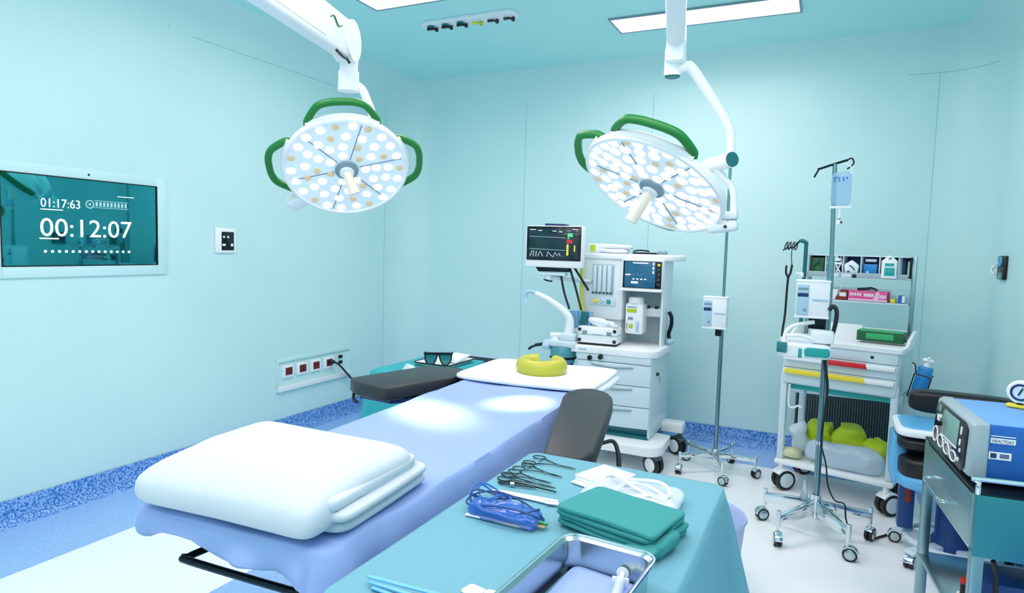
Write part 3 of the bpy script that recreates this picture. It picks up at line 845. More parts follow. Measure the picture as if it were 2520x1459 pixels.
t = thing('syringe', 'clear plastic syringe lying on the cloth in the tray', 'syringe', (-.285, 1.03, ZT+.026), 8)
MB().cyl((0, -.08, 0), (0, .05, 0), .009, .009, 16).build('barrel', 'clear_plastic', t)
MB().box((0, .05, 0), (.03, .004, .012), .002).cyl((0, .05, 0), (0, .075, 0), .004).cyl((0, .075, 0), (0, .078, 0), .011).build('plunger', 'white', t)
# tray stand edge strip
m = MB().box((0, 0, .004), (.008, .2, .006), .002)
tag(m.build('flat_probe', 'steel_dark'), 'narrow dark bar lying along the left side of the steel tray', 'probe', loc=(-.447, .985, ZT), rz=-4)
# cyan folded paper, white tags at the near edge
m = MB()
for k in range(3): m.box((.01*k, -.013*k, .003+.004*(2-k)), (.16, .009, .003), .001, rotm('Z', 3-4*k))
tag(m.build('folded_paper', 'sky_blue', smooth=False), 'cyan folded paper strips at the near left corner of the cloth', 'paper', loc=(-.622, .908, ZT))
for k, (x, y, r, lb) in enumerate([(-.522, .966, -10, 'small white rounded tag left of the steel tray'), (-.480, .968, 6, 'white paper tag between the rounded tag and the tray')]):
    o = MB().prism([(p[0], p[1]) for p in rrect(.018 if k == 0 else .022, .016, .007)], .003, None, .0008).build('paper_tag', 'linen_white')
    tag(o, lb, 'paper tag', 'white tags by the tray', (x, y, ZT), r)

# round pale bin behind the instrument table
t = thing('kick_bucket', 'pale translucent round bin on the floor behind the instrument table', 'bin', (-.44, 2.86, 0))
MB().lathe([(0, .06), (.15, .06), (.17, .08), (.195, .36), (.203, .365), (.2, .375), (.19, .365), (.165, .09), (.0, .075)], seg=40).build('bucket', 'lavender', t)
o = MB().lathe([(.12, .05), (.19, .045), (.195, .055), (.12, .06)], seg=40).build('dolly', 'steel', t)
for k in range(4):
    a = PI/4+PI/2*k; MB().cyl((.17*math.cos(a), .17*math.sin(a), .0), (.17*math.cos(a), .17*math.sin(a), .05), .022).build('wheel', 'rubber', o)

# ------------------------------------------------------------------ teal side table
t = thing('side_table', 'small table under a teal cloth in the far left corner', 'table', (-2.06, 3.22, 0))
MB().slab((-.19, -.31, .765), (.19, .31, .79), .005).build('tabletop', 'steel', t)
for sx in (-1, 1):
    for sy in (-1, 1): MB().cyl((sx*.16, sy*.28, 0), (sx*.16, sy*.28, .766), .013).build('leg', 'chrome', t)
m = MB()
drape_mesh(m, -2.265, -1.865, 2.905, 3.535, .793, .03, lambda *a: .36, lambda px, py, nx, ny, c: .03+.05*c, .012, 17, 0, 9, 12, .008, .004)
tag(cloth(m.build('table_drape', 'drape_teal', ang=80)), 'teal cloth draped over the corner side table', 'drape')
t = thing('white_tray', 'shallow white tray on the teal corner table', 'tray', (-2.02, 3.31, .797), 0)
m = MB(); rings = []
for hx, hy, z in ((.10, .13, .003), (.105, .135, .004), (.112, .145, .016), (.125, .16, .02), (.125, .16, .017), (.116, .148, .013), (.108, .138, .0), (.10, .13, .0)):
    rings.append([(x, y, z) for x, y in rrect(hx, hy, .03)])
n = len(rings[0]); vs = [p for r_ in rings for p in r_]; fs = [[k*n+i, k*n+(i+1) % n, (k+1)*n+(i+1) % n, (k+1)*n+i] for k in range(len(rings)-1) for i in range(n)]
fs.append(list(range(n))); fs.append(list(range((len(rings)-1)*n, len(rings)*n)))
m.add(vs, fs).build('dish', 'white', t)
MB().tube([(x, y, .019) for x, y in rrect(.124, .159, .03)], .004, 6, 0, closed=True).build('rim', 'steel_dark', t)
m = MB(); m.box((0, 0, .02), (.12, .14, .012), .003, rotm('X', 12))
tag(m.build('paper_pad', 'linen_white'), 'white paper pad leaning in the white tray', 'paper', loc=(-1.99, 3.38, .803), rz=-12)
# protective goggles
t = thing('safety_goggles', 'dark framed safety goggles standing on the white tray', 'goggles', (-2.005, 3.21, .806), 30)
for sx in (-1, 1):
    o = MB().prism([(sx*p[0], p[1]) for p in [(.006, .06), (.075, .06), (.072, .025), (.055, 0), (.03, 0), (.012, .03)]], .003, Matrix.Translation((0, 0, 0)) @ rotm('X', 90)).build('lens', 'screen_teal', t)
    MB().tube([(sx*.075, 0, .06), (sx*.08, .06, .06), (sx*.078, .11, .055), (sx*.07, .13, .04)], .004, 6, 4).build('temple', 'rubber', t)
    MB().tube([(sx*.004, -.002, .062), (sx*.012, -.002, .03), (sx*.03, -.002, .0), (sx*.055, -.002, .0), (sx*.073, -.002, .025), (sx*.077, -.002, .062)], .005, 6, 4).build('lens_frame', 'rubber', t)
MB().box((0, -.004, .066), (.168, .016, .013), .004).build('brow_bar', 'steel_dark', t)
m = MB()
for k in range(5): m.box((.0+.02*k, -.03*k, .004), (.02, .09, .006), .002, rotm('Z', 60+6*k))
tag(m.build('swab_row', 'pale'), 'row of pale swabs at the near end of the teal cloth', 'swabs', loc=(-2.14, 3.12, .797))
# ------------------------------------------------------------------ anaesthesia machine (world aligned; origin under its front left corner)
OX, OY = -1.59, 4.40
t = thing('anesthesia_machine', 'white anaesthesia machine with drawers, gas column and blue screen', 'anaesthesia machine', (OX, OY, 0))
g = lambda x, y, z: (x-OX, y-OY, z)
def B(a, b, bev=.006): return MB().slab(g(*a), g(*b), bev)
B((-1.58, 4.41, .264), (-1.035, 4.95, .765), .008).build('cabinet', 'pale', t)
B((-1.05, 4.405, .2), (-1.034, 4.95, .30), .003).build('lower_side', 'pale', t)
B((-1.57, 4.46, .195), (-1.045, 4.94, .27), .003).build('recess_panel', 'canister', t)
B((-1.54, 4.40, .135), (-1.04, 4.99, .215), .01).build('plinth_core', 'deep_teal', t)
m = MB()
pl = [(-1.55, 4.6), (-1.55, 4.25)]+[(-1.02+.1*math.cos(a)-.0, 4.34+.1*math.sin(a)) for a in [R(-100+20*i) for i in range(6)]]+[(-.93, 4.62), (-1.03, 4.64)]
m.prism([(x-OX, y-OY) for x, y in pl], .07, Matrix.Translation((0, 0, .125)), .012, 3).build('foot_platform', 'white', t)
B((-1.05, 4.80, .165), (-.885, 4.93, .235), .008).build('rear_bracket', 'white', t)
# drawers
zs = [(.615, .745), (.475, .605), (.335, .465), (.225, .325)]
B((-1.575, 4.385, .717), (-1.04, 4.415, .764), .004).build('control_fascia', 'pale', t)
zs = [(.555, .655), (.41, .548), (.265, .403)]
for k, (z0, z1) in enumerate([(.566, .712), (.419, .561), (.268, .414)]):
    zc = (z0+z1)/2
    poly = [(-1.575, 4.415)]+[(-1.575+.535*i/8, 4.397-.022*math.sin(PI*i/8)) for i in range(9)]+[(-1.04, 4.415)]
    o = MB().prism([(x-OX, y-OY) for x, y in poly], z1-z0, Matrix.Translation((0, 0, z0)), .004).build('drawer', 'pale', t)
    MB().tube([g(-1.46, 4.388, z1-.022), g(-1.31, 4.368, z1-.028), g(-1.16, 4.384, z1-.022)], .010, 8, 5, flat=(1, .6)).build('drawer_grip', 'mid_grey', o)
MB().cyl(g(-1.475, 4.39, .735), g(-1.475, 4.365, .735), .018, .015).box(g(-1.475, 4.362, .735), (.006, .008, .03), .002).build('switch_knob', 'black', t)
MB().cyl(g(-1.395, 4.39, .752-.005), g(-1.395, 4.36, .747), .018, .016).build('pressure_knob', 'black', t)
o = MB().box(g(-1.028, 4.56, .635), (.016, .035, .02), .004).build('lock', 'black', t)
MB().tube([g(-1.018, 4.57, .63), g(-1.014, 4.575, .60), g(-1.014, 4.575, .57)], .004, 6).cyl(g(-1.018, 4.575, .6), g(-1.012, 4.575, .6), .010).build('key', 'steel', o)
# worktop with rounded front right corner
pl = [(-1.62, 4.97), (-1.62, 4.375), (-1.10, 4.375)]+[(-1.10+.1*math.sin(a), 4.475-.1*math.cos(a)) for a in [PI/2*i/8 for i in range(1, 9)]]+[(-1.0, 4.97)]
MB().prism([(x-OX, y-OY) for x, y in pl], .052, Matrix.Translation((0, 0, .765)), .008, 3).build('worktop', 'white', t)
B((-1.56, 4.372, .785), (-1.50, 4.378, .80), .001).build('badge', 'pale_blue', t)
# upper body
B((-1.63, 4.62, .99), (-1.325, 4.95, 1.43), .008).build('gas_column', 'white_soft', t)
m = MB(); m.slab(g(-1.60, 4.92, .815), g(-1.04, 4.955, 1.43), .004)
m.build('back_panel', 'pale', t)
B((-1.052, 4.66, .815), (-1.035, 4.955, 1.43), .005).build('side_panel', 'white_soft', t)
B((-1.60, 4.66, .815), (-1.34, 4.95, .995), .006).build('column_foot', 'white_soft', t)
pl = [(-1.64, 4.96), (-1.64, 4.62), (-1.33, 4.60), (-1.03, 4.62), (-.95, 4.68), (-.93, 4.76), (-.94, 4.96)]
MB().prism([(x-OX, y-OY) for x, y in pl], .045, Matrix.Translation((0, 0, 1.43)), .012, 3).build('top_shelf', 'white', t)
# flowmeter window
o = B((-1.553, 4.608, 1.175), (-1.395, 4.624, 1.393), .002).build('flowmeter_recess', 'grey', t)
for k in range(4):
    x = -1.535+.037*k
    MB().slab(g(x-.012, 4.598, 1.19), g(x+.014, 4.612, 1.387), .003).build('flow_tube', 'pale', o)
for k in range(6):
    x = -1.545+.028*k
    MB().box(g(x, 4.598, 1.183), (.009, .012, .011), .002).build('flow_marker', 'black', o)
o = B((-1.572, 4.612, 1.09), (-1.375, 4.624, 1.152), .003).build('knob_panel', 'pale', t)
for k, x in enumerate((-1.525, -1.473, -1.425)):
    MB().lathe([(0, .03), (.010, .03), (.012, .008), (.017, .006), (.018, 0)], g(x, 4.614, 1.12), (0, -1, 0), 18).build('flow_knob', ('yellow', 'chrome', 'teal')[k], o)
    
# ventilator screen
o = B((-1.325, 4.575, 1.222), (-1.03, 4.66, 1.432), .008).build('screen_housing', 'white', t)
B((-1.333, 4.545, 1.212), (-1.028, 4.64, 1.228), .006).build('screen_ledge', 'white', t)
B((-1.312, 4.568, 1.235), (-1.036, 4.578, 1.428), .002).build('screen_bezel', 'screen_black', o)
B((-1.298, 4.564, 1.24), (-1.078, 4.57, 1.424), .001).build('display', 'screen_blue', o)
FM = Matrix(((1, 0, 0, 0), (0, 0, -1, 0), (0, 1, 0, 0), (0, 0, 0, 1)))   # local xy -> facing -Y
m = MB(); yy = 4.5635
m.slab(g(-1.24, yy, 1.41), g(-1.13, 4.566, 1.417), 0); m.slab(g(-1.25, yy, 1.268), g(-1.20, 4.566, 1.282), 0)
for k in range(4):
    m.add(*[(lambda q: (q.v, q.f))(MB(Matrix.Translation(g(-1.238+.028*k, yy+.001, 1.322)) @ FM).text('8846'[k], .026, Matrix.Identity(4), .0005))][0])
    m.slab(g(-1.24+.028*k, yy, 1.295), g(-1.225+.028*k, 4.566, 1.303), 0)
m.slab(g(-1.292, yy, 1.325), g(-1.255, 4.566, 1.333), 0)
for k in range(3): m.slab(g(-1.098, yy, 1.40-.03*k), g(-1.088, 4.566, 1.42-.03*k), 0)
m.build('readouts', 'glow_white', o, smooth=False)
for k in range(5):
    B((-1.065, 4.562, 1.395-.034*k), (-1.045, 4.57, 1.41-.034*k), .001).build('soft_key', 'glow_yellow' if k == 0 else 'dark_grey', o)
# vaporizer hung on its rail
B((-1.285, 4.74, 1.02), (-1.055, 4.765, 1.085), .004).build('vaporizer_rail', 'white_soft', t)
for x in (-1.10, -1.16): MB().cyl(g(x, 4.75, 1.08), g(x, 4.75, 1.10), .016, .012).build('rail_stud', 'black', t)
o = B((-1.30, 4.62, .895), (-1.165, 4.75, 1.12), .018).build('vaporizer', 'white', t)
MB().lathe([(0, .05), (.05, .045), (.056, .03), (.056, 0)], g(-1.235, 4.68, 1.118)).build('vaporizer_dial', 'white', o)
B((-1.283, 4.614, 1.055), (-1.215, 4.622, 1.08), .001).build('yellow_label', 'lime', o)
B((-1.268, 4.614, .94), (-1.240, 4.622, .968), .001).build('hazard_label', 'lime', o)
m = MB(); m.slab(g(-1.283, 4.616, 1.09), g(-1.215, 4.621, 1.096), 0).slab(g(-1.275, 4.616, 1.0), g(-1.24, 4.621, 1.02), 0)
m.slab(g(-1.285, 4.616, .93), g(-1.28, 4.621, .975), 0)
m.build('vaporizer_lettering', 'mid_grey', o, smooth=False)
B((-1.215, 4.612, .915), (-1.195, 4.622, .99), .003).build('sight_glass', 'pale_blue', o)
# things on its right side
m = MB().tube([g(-1.02, 4.80, 1.06), g(-1.0, 4.80, 1.02), g(-1.0, 4.8, .96), g(-1.015, 4.8, .9), g(-1.01, 4.8, .86)], .014, 8)
m.build('side_flowmeter', 'steel_dark', t)
MB().soft(g(-1.0, 4.80, .845), (.03, .05, .02), .7, .7).build('side_cup', 'pale_blue', t)
# breathing system
o = B((-1.83, 4.36, .79), (-1.585, 4.56, .835), .012).build('absorber_top', 'pale', t)
MB().lathe([(0, 0), (.085, 0), (.088, .03), (.094, .035), (.094, .115), (.09, .12), (0, .12)], g(-1.70, 4.44, .672), seg=32).build('absorber_canister', 'canister', t)
MB().lathe([(.0, 0), (.07, 0), (.078, .01), (.078, .10), (0, .10)], g(-1.70, 4.44, .57), seg=28).build('absorber_granules', 'navy', t)
MB().lathe([(.094, 0), (.1, .004), (.1, .014), (.094, .018)], g(-1.70, 4.44, .70), seg=32).build('canister_clamp', 'steel_dark', t)
MB().cyl(g(-1.83, 4.42, .80), g(-1.9, 4.38, .785), .012).tube([g(-1.88, 4.38, .79), g(-1.915, 4.36, .775), g(-1.94, 4.35, .755)], .009, 8).build('release_lever', 'steel_dark', t)
MB().cyl(g(-1.83, 4.37, .79), g(-1.78, 4.37, .79), .026, .026).build('manometer', 'pale_blue', t)
MB().cyl(g(-1.76, 4.42, .835), g(-1.76, 4.42, .87), .04, .03).cyl(g(-1.79, 4.40, .865), g(-1.70, 4.43, .87), .024, .02).build('valve_dome', 'white_soft', t)
B((-1.72, 4.39, .834), (-1.60, 4.5, .885), .012).build('valve_block', 'pale', t)
MB().tube([g(-1.668, 4.45, .88), g(-1.66, 4.45, .95), g(-1.67, 4.44, 1.01), g(-1.72, 4.42, 1.065), g(-1.82, 4.38, 1.135), g(-1.90, 4.35, 1.172)], lambda q: .036-.018*q, 14, 5).build('breathing_arm', 'white', t)
MB().tube([g(-1.89, 4.35, 1.168), g(-1.935, 4.335, 1.185), g(-1.965, 4.325, 1.165), g(-1.965, 4.325, 1.12)], .013, 10).cyl(g(-1.965, 4.325, 1.13), g(-1.962, 4.325, 1.10), .014, .02).build('breathing_elbow', 'pale_blue', t)
casters = [(-.955, 4.30, 0), (-.905, 4.83, 0), (-1.47, 4.33, 0), (-1.47, 4.86, 0)]
for (x, y, z), zt in zip(casters, (.14, .17, .14, .14)): caster(t, g(x, y, 0), .13, .034, 58, True, 'rubber', 'white', 'dark_grey', zt=zt)

# corrugated blue hose bundle standing behind the breathing arm
m = MB()
for k in range(5):
    x = -1.672+.034*k
    prof = []
    for i in range(24): prof.append((.017+.0018*(i % 2), .13*i/23))
    m.lathe([(0, 0)]+prof+[(0, .13)], (x, 4.53+.012*(k % 2), .915), (.08*(k-2)*.3, 0, 1), 12)
o = m.build('hose_bundle', 'hose_blue'); tag(o, 'blue corrugated breathing hoses standing beside the white breathing arm', 'hoses')
MB().box((-1.60, 4.55, .9), (.17, .07, .034), .006).build('hose_tray', 'white', o)

# patient monitor on its own arm
t = thing('patient_monitor', 'black patient monitor with coloured readings on an arm left of the machine', 'patient monitor', (-1.79, 4.42, 1.36), 3)
MB().slab((-.222, -.01, .0), (.215, .07, .305), .012).build('housing', 'white', t)
MB().slab((-.21, -.016, .052), (.205, .0, .298), .003).build('bezel', 'screen_black', t)
o = MB().slab((-.19, -.019, .068), (.185, -.012, .282), .001).build('display', 'screen_dark', t)
m = MB()
for x0, x1, z in ((-.185, -.14, .272), (-.12, -.09, .266), (-.01, .02, .263), (.04, .065, .258), (.14, .18, .277)): m.slab((x0, -.0205, z), (x1, -.018, z+.004), 0)
def trace(m, pts, r=.0016): m.tube([(x, -.02, z) for x, z in pts], r, 5, 0); return m
for tr in ([(-.18, .08), (-.165, .118), (-.15, .118), (-.155, .08)], [(-.135, .08), (-.13, .118)], [(-.12, .08), (-.10, .118), (-.08, .08)], [(-.05, .08), (-.04, .115), (-.02, .09), (0, .08), (.015, .112), (.03, .09), (.045, .105), (.055, .085)]):
    trace(MB(), tr).build('waveform', 'glow_white', o, smooth=False)
m.build('header_marks', 'glow_white', o, smooth=False)
m = MB()
for z in (.225, .135): trace(m, [(-.185, z), (.09, z-.008)], .0014)
m.build('grid_lines', 'glow_pale', o, smooth=False)
MB().slab((.105, -.0205, .225), (.145, -.018, .25), 0).slab((.105, -.0205, .21), (.12, -.018, .22), 0).build('green_reading', 'glow_green', o, smooth=False)
MB().slab((.10, -.0205, .178), (.142, -.018, .205), 0).build('red_reading', 'glow_red', o, smooth=False)
MB().slab((.10, -.0205, .09), (.115, -.018, .172), 0).slab((.155, -.0205, .12), (.165, -.018, .165), 0).build('yellow_reading', 'glow_yellow', o, smooth=False)
m = MB().prism([(-.145, 0), (.1, 0), (.12, -.03), (-.12, -.032)], .06, Matrix.Translation((0, .065, .0)) @ rotm('X', 90), .004)
m.build('mount_plate', 'steel_dark', t)
MB().box((-.01, .03, -.048), (.2, .07, .02), .006).build('mount_base', 'pale', t)
MB().tube([(-.06, .03, -.06), (0, .04, -.07), (.1, .07, -.085), (.2, .15, -.095), (.24, .21, -.095)], .017, 10, 4, flat=(1, .8)).cyl((-.045, .03, -.095), (-.045, .03, -.04), .03).build('arm', 'pale', t)
MB().tube([(-.08, .03, -.09), (-.045, .0, -.095), (-.02, .03, -.1)], .007, 6).build('tilt_lever', 'steel_dark', t)
o = MB().prism([(-.09, 0), (.06, -.002), (.09, -.016), (-.09, -.014)], .09, Matrix.Translation((0, .09, .32)) @ rotm('X', 90), .003).build('blue_folder', 'navy')
o.location = (-1.79+.01, 4.42, 1.36); tag(o, 'dark blue folder lying on top of the patient monitor', 'folder')
# black monitor cables and yellow hose
for k, (a, b, mid, lb) in enumerate([((-1.745, 4.46, 1.30), (-1.675, 4.47, 1.06), (-1.72, 4.47, 1.18), 'left black cable running from the monitor arm down to the blue hoses'),
                                     ((-1.70, 4.48, 1.40), (-1.59, 4.49, 1.055), (-1.645, 4.5, 1.22), 'middle black cable between the monitor arm and the blue hoses'),
                                     ((-1.685, 4.49, 1.405), (-1.565, 4.56, 1.20), (-1.62, 4.52, 1.30), 'right black cable slanting from the monitor to the gas column')]):
    o = MB().tube([a, mid, b], .0085, 8, 8).build('cable', 'rubber'); tag(o, lb, 'cable', 'black monitor cables')
o = MB().tube([(-1.625, 4.575, 1.425), (-1.625, 4.57, 1.3), (-1.618, 4.565, 1.15), (-1.60, 4.56, 1.03), (-1.60, 4.57, .92)], .0125, 10, 5).build('gas_hose', 'yellow_hose')
tag(o, 'yellow gas hose hanging down the left of the gas column', 'hose')
# silver case and what lies on it
t = thing('instrument_case', 'white metal case with black corners on the machine worktop', 'case', (-1.435, 4.43, .822), 3)
MB().slab((-.155, -.0, .008), (.135, .16, .125), .012).build('body', 'white', t)
MB().slab((-.157, -.003, .068), (.137, .163, .073), .002).build('lid_seam', 'grey', t)
m = MB()
for x in (-.138, .118):
    for z in (.03, .105): m.box((x, -.002, z), (.022, .012, .022), .003)
m.build('corner_guard', 'black', t)
for x in (-.10, .078): MB().box((x, -.003, .085), (.032, .012, .026), .003).build('latch', 'mid_grey', t)
MB().slab((-.05, -.012, .075), (.03, -.002, .088), .003).build('handle', 'white_soft', t)
MB().slab((-.15, .004, .0), (.13, .156, .008), .002).build('feet', 'black', t)
o = MB().box((0, 0, .05), (.05, .008, .10), .002, rotm('Y', 14)).build('dark_folder', 'deep_teal')
tag(o, 'dark green folder leaning upright on the white case', 'folder', loc=(-1.575, 4.50, .947), rz=-10)
m = MB(); m.soft((0, 0, .03), (.085, .05, .03), .8, .8, rotm('Y', 12), .008, 14, 2).soft((.05, .02, .02), (.06, .04, .02), .8, .8, None, .008, 16, 6)
tag(m.build('white_mask', 'linen_white', ang=80), 'crumpled white wrap lying on the metal case', 'wrap', loc=(-1.455, 4.51, .947))
m = MB().tube([(0, 0, .006), (.03, .01, .03), (.06, 0, .012), (.09, .01, .008)], .006, 6).cyl((.06, 0, .014), (.1, .0, .014), .013)
tag(m.build('clear_connector', 'pale'), 'clear tubing connector at the right end of the case lid', 'connector', loc=(-1.40, 4.455, .947))
# packets on the top shelf
o = MB().box((0, 0, .035), (.22, .10, .068), .012).build('white_packet', 'linen_white'); tag(o, 'large white packet with a green label on the machine top', 'packet', loc=(-1.52, 4.74, 1.476), rz=0)
MB().box((-.068, -.051, .035), (.04, .003, .05), .001).build('green_label', 'lime', o)
for k, (x, y, z, r) in enumerate([(-1.42, 4.70, 1.476, 6), (-1.40, 4.71, 1.506, -3)]):
    o = MB().soft((0, 0, .017), (.105, .07, .017), .6, .25, None, .006, 14, k).build('white_packet', 'linen_white', ang=80)
    tag(o, ['lower flat white packet beside the labelled packet', 'upper flat white packet beside the labelled packet'][k], 'packet', 'flat packets on the machine top', (x, y, z), r)
m = MB().box((0, 0, .007), (.17, .09, .012), .003).tube([(-.08, -.03, .02), (-.04, 0, .028), (.03, .0, .022)], .006, 6)
tag(m.build('folded_strap', 'steel_dark'), 'dark folded strap on the right of the machine top', 'strap', loc=(-1.20, 4.74, 1.476), rz=2)
m = MB().box((0, 0, .012), (.06, .06, .024), .004)
tag(m.build('small_box', 'mid_grey'), 'small grey box at the right end of the dark strap', 'box', loc=(-1.075, 4.75, 1.476))

# ------------------------------------------------------------------ drip stands
def stand_base(t, n, rad, a0, zh, legh, wheel_d, mat_leg, droop=.0):
    for k in range(n):
        a = R(a0+360*k/n); c, s = math.cos(a), math.sin(a)
        o = MB().prism([(0, zh+legh*.5), (rad, zh-droop+legh*.3), (rad, zh-droop-legh*.35), (0, zh-legh*.6)], .026, Matrix(((c, -s, 0, 0), (s, c, 0, 0), (0, 0, 1, 0), (0, 0, 0, 1))) @ Matrix.Translation((0, .013, 0)) @ rotm('X', 90), .004).build('leg', mat_leg, t)
        MB().cyl((rad*c, rad*s, zh-droop-legh*.5), (rad*c, rad*s, zh-droop+legh*.62), .012, .012, 12).build('leg_end', mat_leg, t)
        caster(t, (rad*c, rad*s, 0), wheel_d, .018, a0+360*k/n-40, True, 'rubber', 'steel', 'chrome', zt=zh-droop-legh*.3)
def pump_box(t, c, w, d, h, rz=0.):
    M0 = Matrix.Translation(c) @ rotm('Z', rz)
    o = MB(M0).box((0, 0, 0), (w, d, h), .008).build('pump', 'white', t)
    MB(M0).box((0, 0, h/2), (w*1.03, d*1.04, .012), .004).build('pump_lid', 'white', o); MB(M0).box((0, 0, -h/2), (w*1.03, d*1.04, .012), .004).build('pump_base', 'white', o)
    f = MB(M0).box((-w*.29, -d/2-.001, -.005), (w*.36, .006, h*.86), .002).build('pump_fascia', 'pale_blue', o)
    MB(M0).box((-w*.29, -d/2-.005, h*.12), (w*.32, .004, h*.10), .001).build('pump_display', 'navy', f)
    MB(M0).box((-w*.29, -d/2-.005, h*.29), (w*.30, .003, h*.06), .001).box((-w*.22, -d/2-.005, -h*.3), (.014, .003, .016), .001).build('pump_keys', 'mid_grey', f)
    MB(M0).box((w*.22, -d/2-.002, -.002), (w*.46, .005, h*.055), .001).build('pump_band', 'pale_blue', o)
    return o
t = thing('drip_stand', 'drip stand with one infusion pump next to the anaesthesia machine', 'drip stand', (-.612, 4.575, 0))
MB().cyl((0, 0, .10), (0, 0, 1.05), .0135).cyl((0, 0, 1.05), (0, 0, 2.10), .0095).build('pole', 'pole', t)
MB().cyl((0, 0, 2.10), (0, 0, 2.11), .011).build('pole_cap', 'black', t)
stand_base(t, 5, .26, 0, .125, .036, .062, 'chrome')
MB().cyl((0, 0, .085), (0, 0, .165), .024).build('hub', 'chrome', t)
pump_box(t, (-.042, -.03, 1.10), .155, .10, .205, 0)
MB().box((-.02, -.0, .97), (.04, .05, .06), .004).build('pole_clamp', 'steel_dark', t)

t = thing('drip_stand', 'drip stand with a fluid bag in front of the drug trolley', 'drip stand', (.022, 3.785, 0))
MB().cyl((0, 0, .12), (0, 0, 1.50), .0165).cyl((0, 0, 1.50), (-.012, 0, 1.975), .011).build('pole', 'pole', t)
MB().cyl((0, 0, .50), (0, 0, .52), .019).build('collar', 'chrome', t)
MB().tube([(-.09, -.03, 1.945), (0-.012, 0, 1.975), (.045, .02, 1.995)], .006, 8, 3).build('hook_bar', 'steel_dark', t)
MB().tube([(-.085, -.028, 1.947), (-.095, -.03, 1.925), (-.105, -.034, 1.905)], .005, 6).build('hook', 'steel_dark', t)
MB().tube([(.07, .03, 2.0), (.075, .03, 1.98), (.06, .02, 1.96), (.045, .02, 1.95)], .004, 6).tube([(.045, .02, 1.995), (.06, .028, 2.005), (.07, .03, 2.0)], .004, 6).build('hook', 'steel_dark', t)
stand_base(t, 5, .275, 160, .165, .075, .07, 'chrome', .03)
MB().cyl((0, 0, .105), (0, 0, .23), .028).build('hub', 'chrome', t)
MB().prism([(-.03, 0), (.012, 0), (0, .10), (-.02, .11)], .012, Matrix.Translation((-.05, .02, .19)) @ rotm('X', 90), .003).build('brake_pedal', 'steel', t)
pump_box(t, (-.078, -.02, 1.275), .16, .14, .185, 2)
MB().box((-.045, .01, 1.15), (.09, .05, .07), .006).build('pump_clamp', 'steel_dark', t)
# teal syringe pump on the same pole
o = MB().soft((-.10, -.1, 1.01), (.125, .055, .038), .35, .25).build('syringe_pump', 'white', t, ang=80)
MB().box((-.205, -.158, 1.025), (.05, .012, .055), .004, rotm('Z', -6)).build('pump_screen', 'screen_teal', o)
MB().prism([(-.055, -.022), (.05, -.022), (.06, -.012), (.06, .014), (.05, .024), (-.045, .024), (-.06, .012)], .012, Matrix.Translation((-.04, -.148, 1.008)) @ rotm('X', 90), .003).build('teal_panel', 'teal', o)
MB().box((-.118, -.153, 1.0), (.018, .01, .05), .004).build('teal_strip', 'teal', o)
MB().box((-.02, -.09, 1.085), (.11, .05, .07), .014).build('plunger_block', 'white', o)
MB().tube([(-.20, -.09, 1.03), (-.195, -.07, 1.09), (-.165, -.06, 1.125), (-.11, -.055, 1.145), (-.06, -.05, 1.155)], .011, 10, 4).tube([(-.19, -.1, 1.08), (-.12, -.1, 1.085), (-.06, -.1, 1.07)], .010, 8, 4).build('carry_handle', 'white', o)
MB().cyl((-.19, -.11, 1.035), (-.06, -.11, 1.045), .017).build('syringe', 'clear_plastic', o)
# fluid bag
t = thing('fluid_bag', 'clear blue fluid bag hanging from the right hand drip stand', 'fluid bag', (.046, 3.775, 1.93))
MB().soft((0, 0, -.085), (.047, .014, .085), .35, .3).build('pouch', 'fluid_clear', t, ang=80)
MB().tube([(.045, 0, -.175), (.047, 0, -.09), (.04, 0, .02), (.03, 0, .03), (.012, .01, .045), (-.016, .015, .03)], .0035, 6, 4).build('hanger', 'white', t)
MB().box((0, 0, -.178), (.1, .012, .014), .004).box((0, 0, -.168), (.04, .014, .022), .004).build('bottom_seam', 'white', t)
m = MB(); 
for a_, b_ in (((-.035, -.03), (-.012, -.026)), ((-.035, -.05), (-.031, -.026)), ((-.014, -.05), (-.01, -.03)), ((.005, -.045), (.011, -.026)), ((.02, -.035), (.028, -.026))): m.slab((a_[0], -.0165, a_[1]), (b_[0], -.013, b_[1]), 0)
m.build('bag_lettering', 'blue', t, smooth=False)
MB().cyl((0, 0, -.185), (0, 0, -.2), .006).cyl((0, 0, -.205), (0, 0, -.235), .009, .007).cyl((0, 0, -.24), (-.004, 0, -.265), .008, .012).build('drip_chamber', 'white', t)
MB().cyl((.008, -.004, -.255), (.014, -.004, -.255), .006).cyl((0, 0, -.236), (0, 0, -.24), .007).build('roller_clamp', 'black', t)
MB().tube([(-.002, 0, -.26), (.005, .01, -.36), (.03, .03, -.5), (.02, .02, -.62), (-.04, -.02, -.66)], .0022, 6, 5).build('drip_line', 'clear_plastic', t)
# thick black cable from the pump down to the base
o = MB().tube([(.025, 3.70, 1.225), (.045, 3.70, 1.245), (.062, 3.70, 1.215), (.055, 3.705, 1.13), (.028, 3.71, 1.03), (.022, 3.72, .95), (.035, 3.745, .87), (.043, 3.745, .80), (.035, 3.75, .65), (.03, 3.755, .52), (.058, 3.75, .41), (.075, 3.74, .30), (.11, 3.72, .235), (.155, 3.70, .23), (.165, 3.70, .16), (.185, 3.69, .10)], lambda q: .0105-.0065*min(1, max(0, (q-.25)*3)), 8, 6).build('pump_cable', 'rubber')
tag(o, 'thick black cable looping from the infusion pump down the right drip stand', 'cable')
o = MB().tube([(.288, 3.862, .075), (.30, 3.865, .03), (.315, 3.89, .008), (.345, 3.93, .008), (.42, 4.02, .008), (.55, 4.09, .008), (.75, 4.09, .008)], .006, 8, 6).build('floor_cord', 'rubber')
tag(o, 'black cord on the floor between the drip stand and stool base', 'cord')
# stethoscope hanging on the trolley hook: built with the trolley below

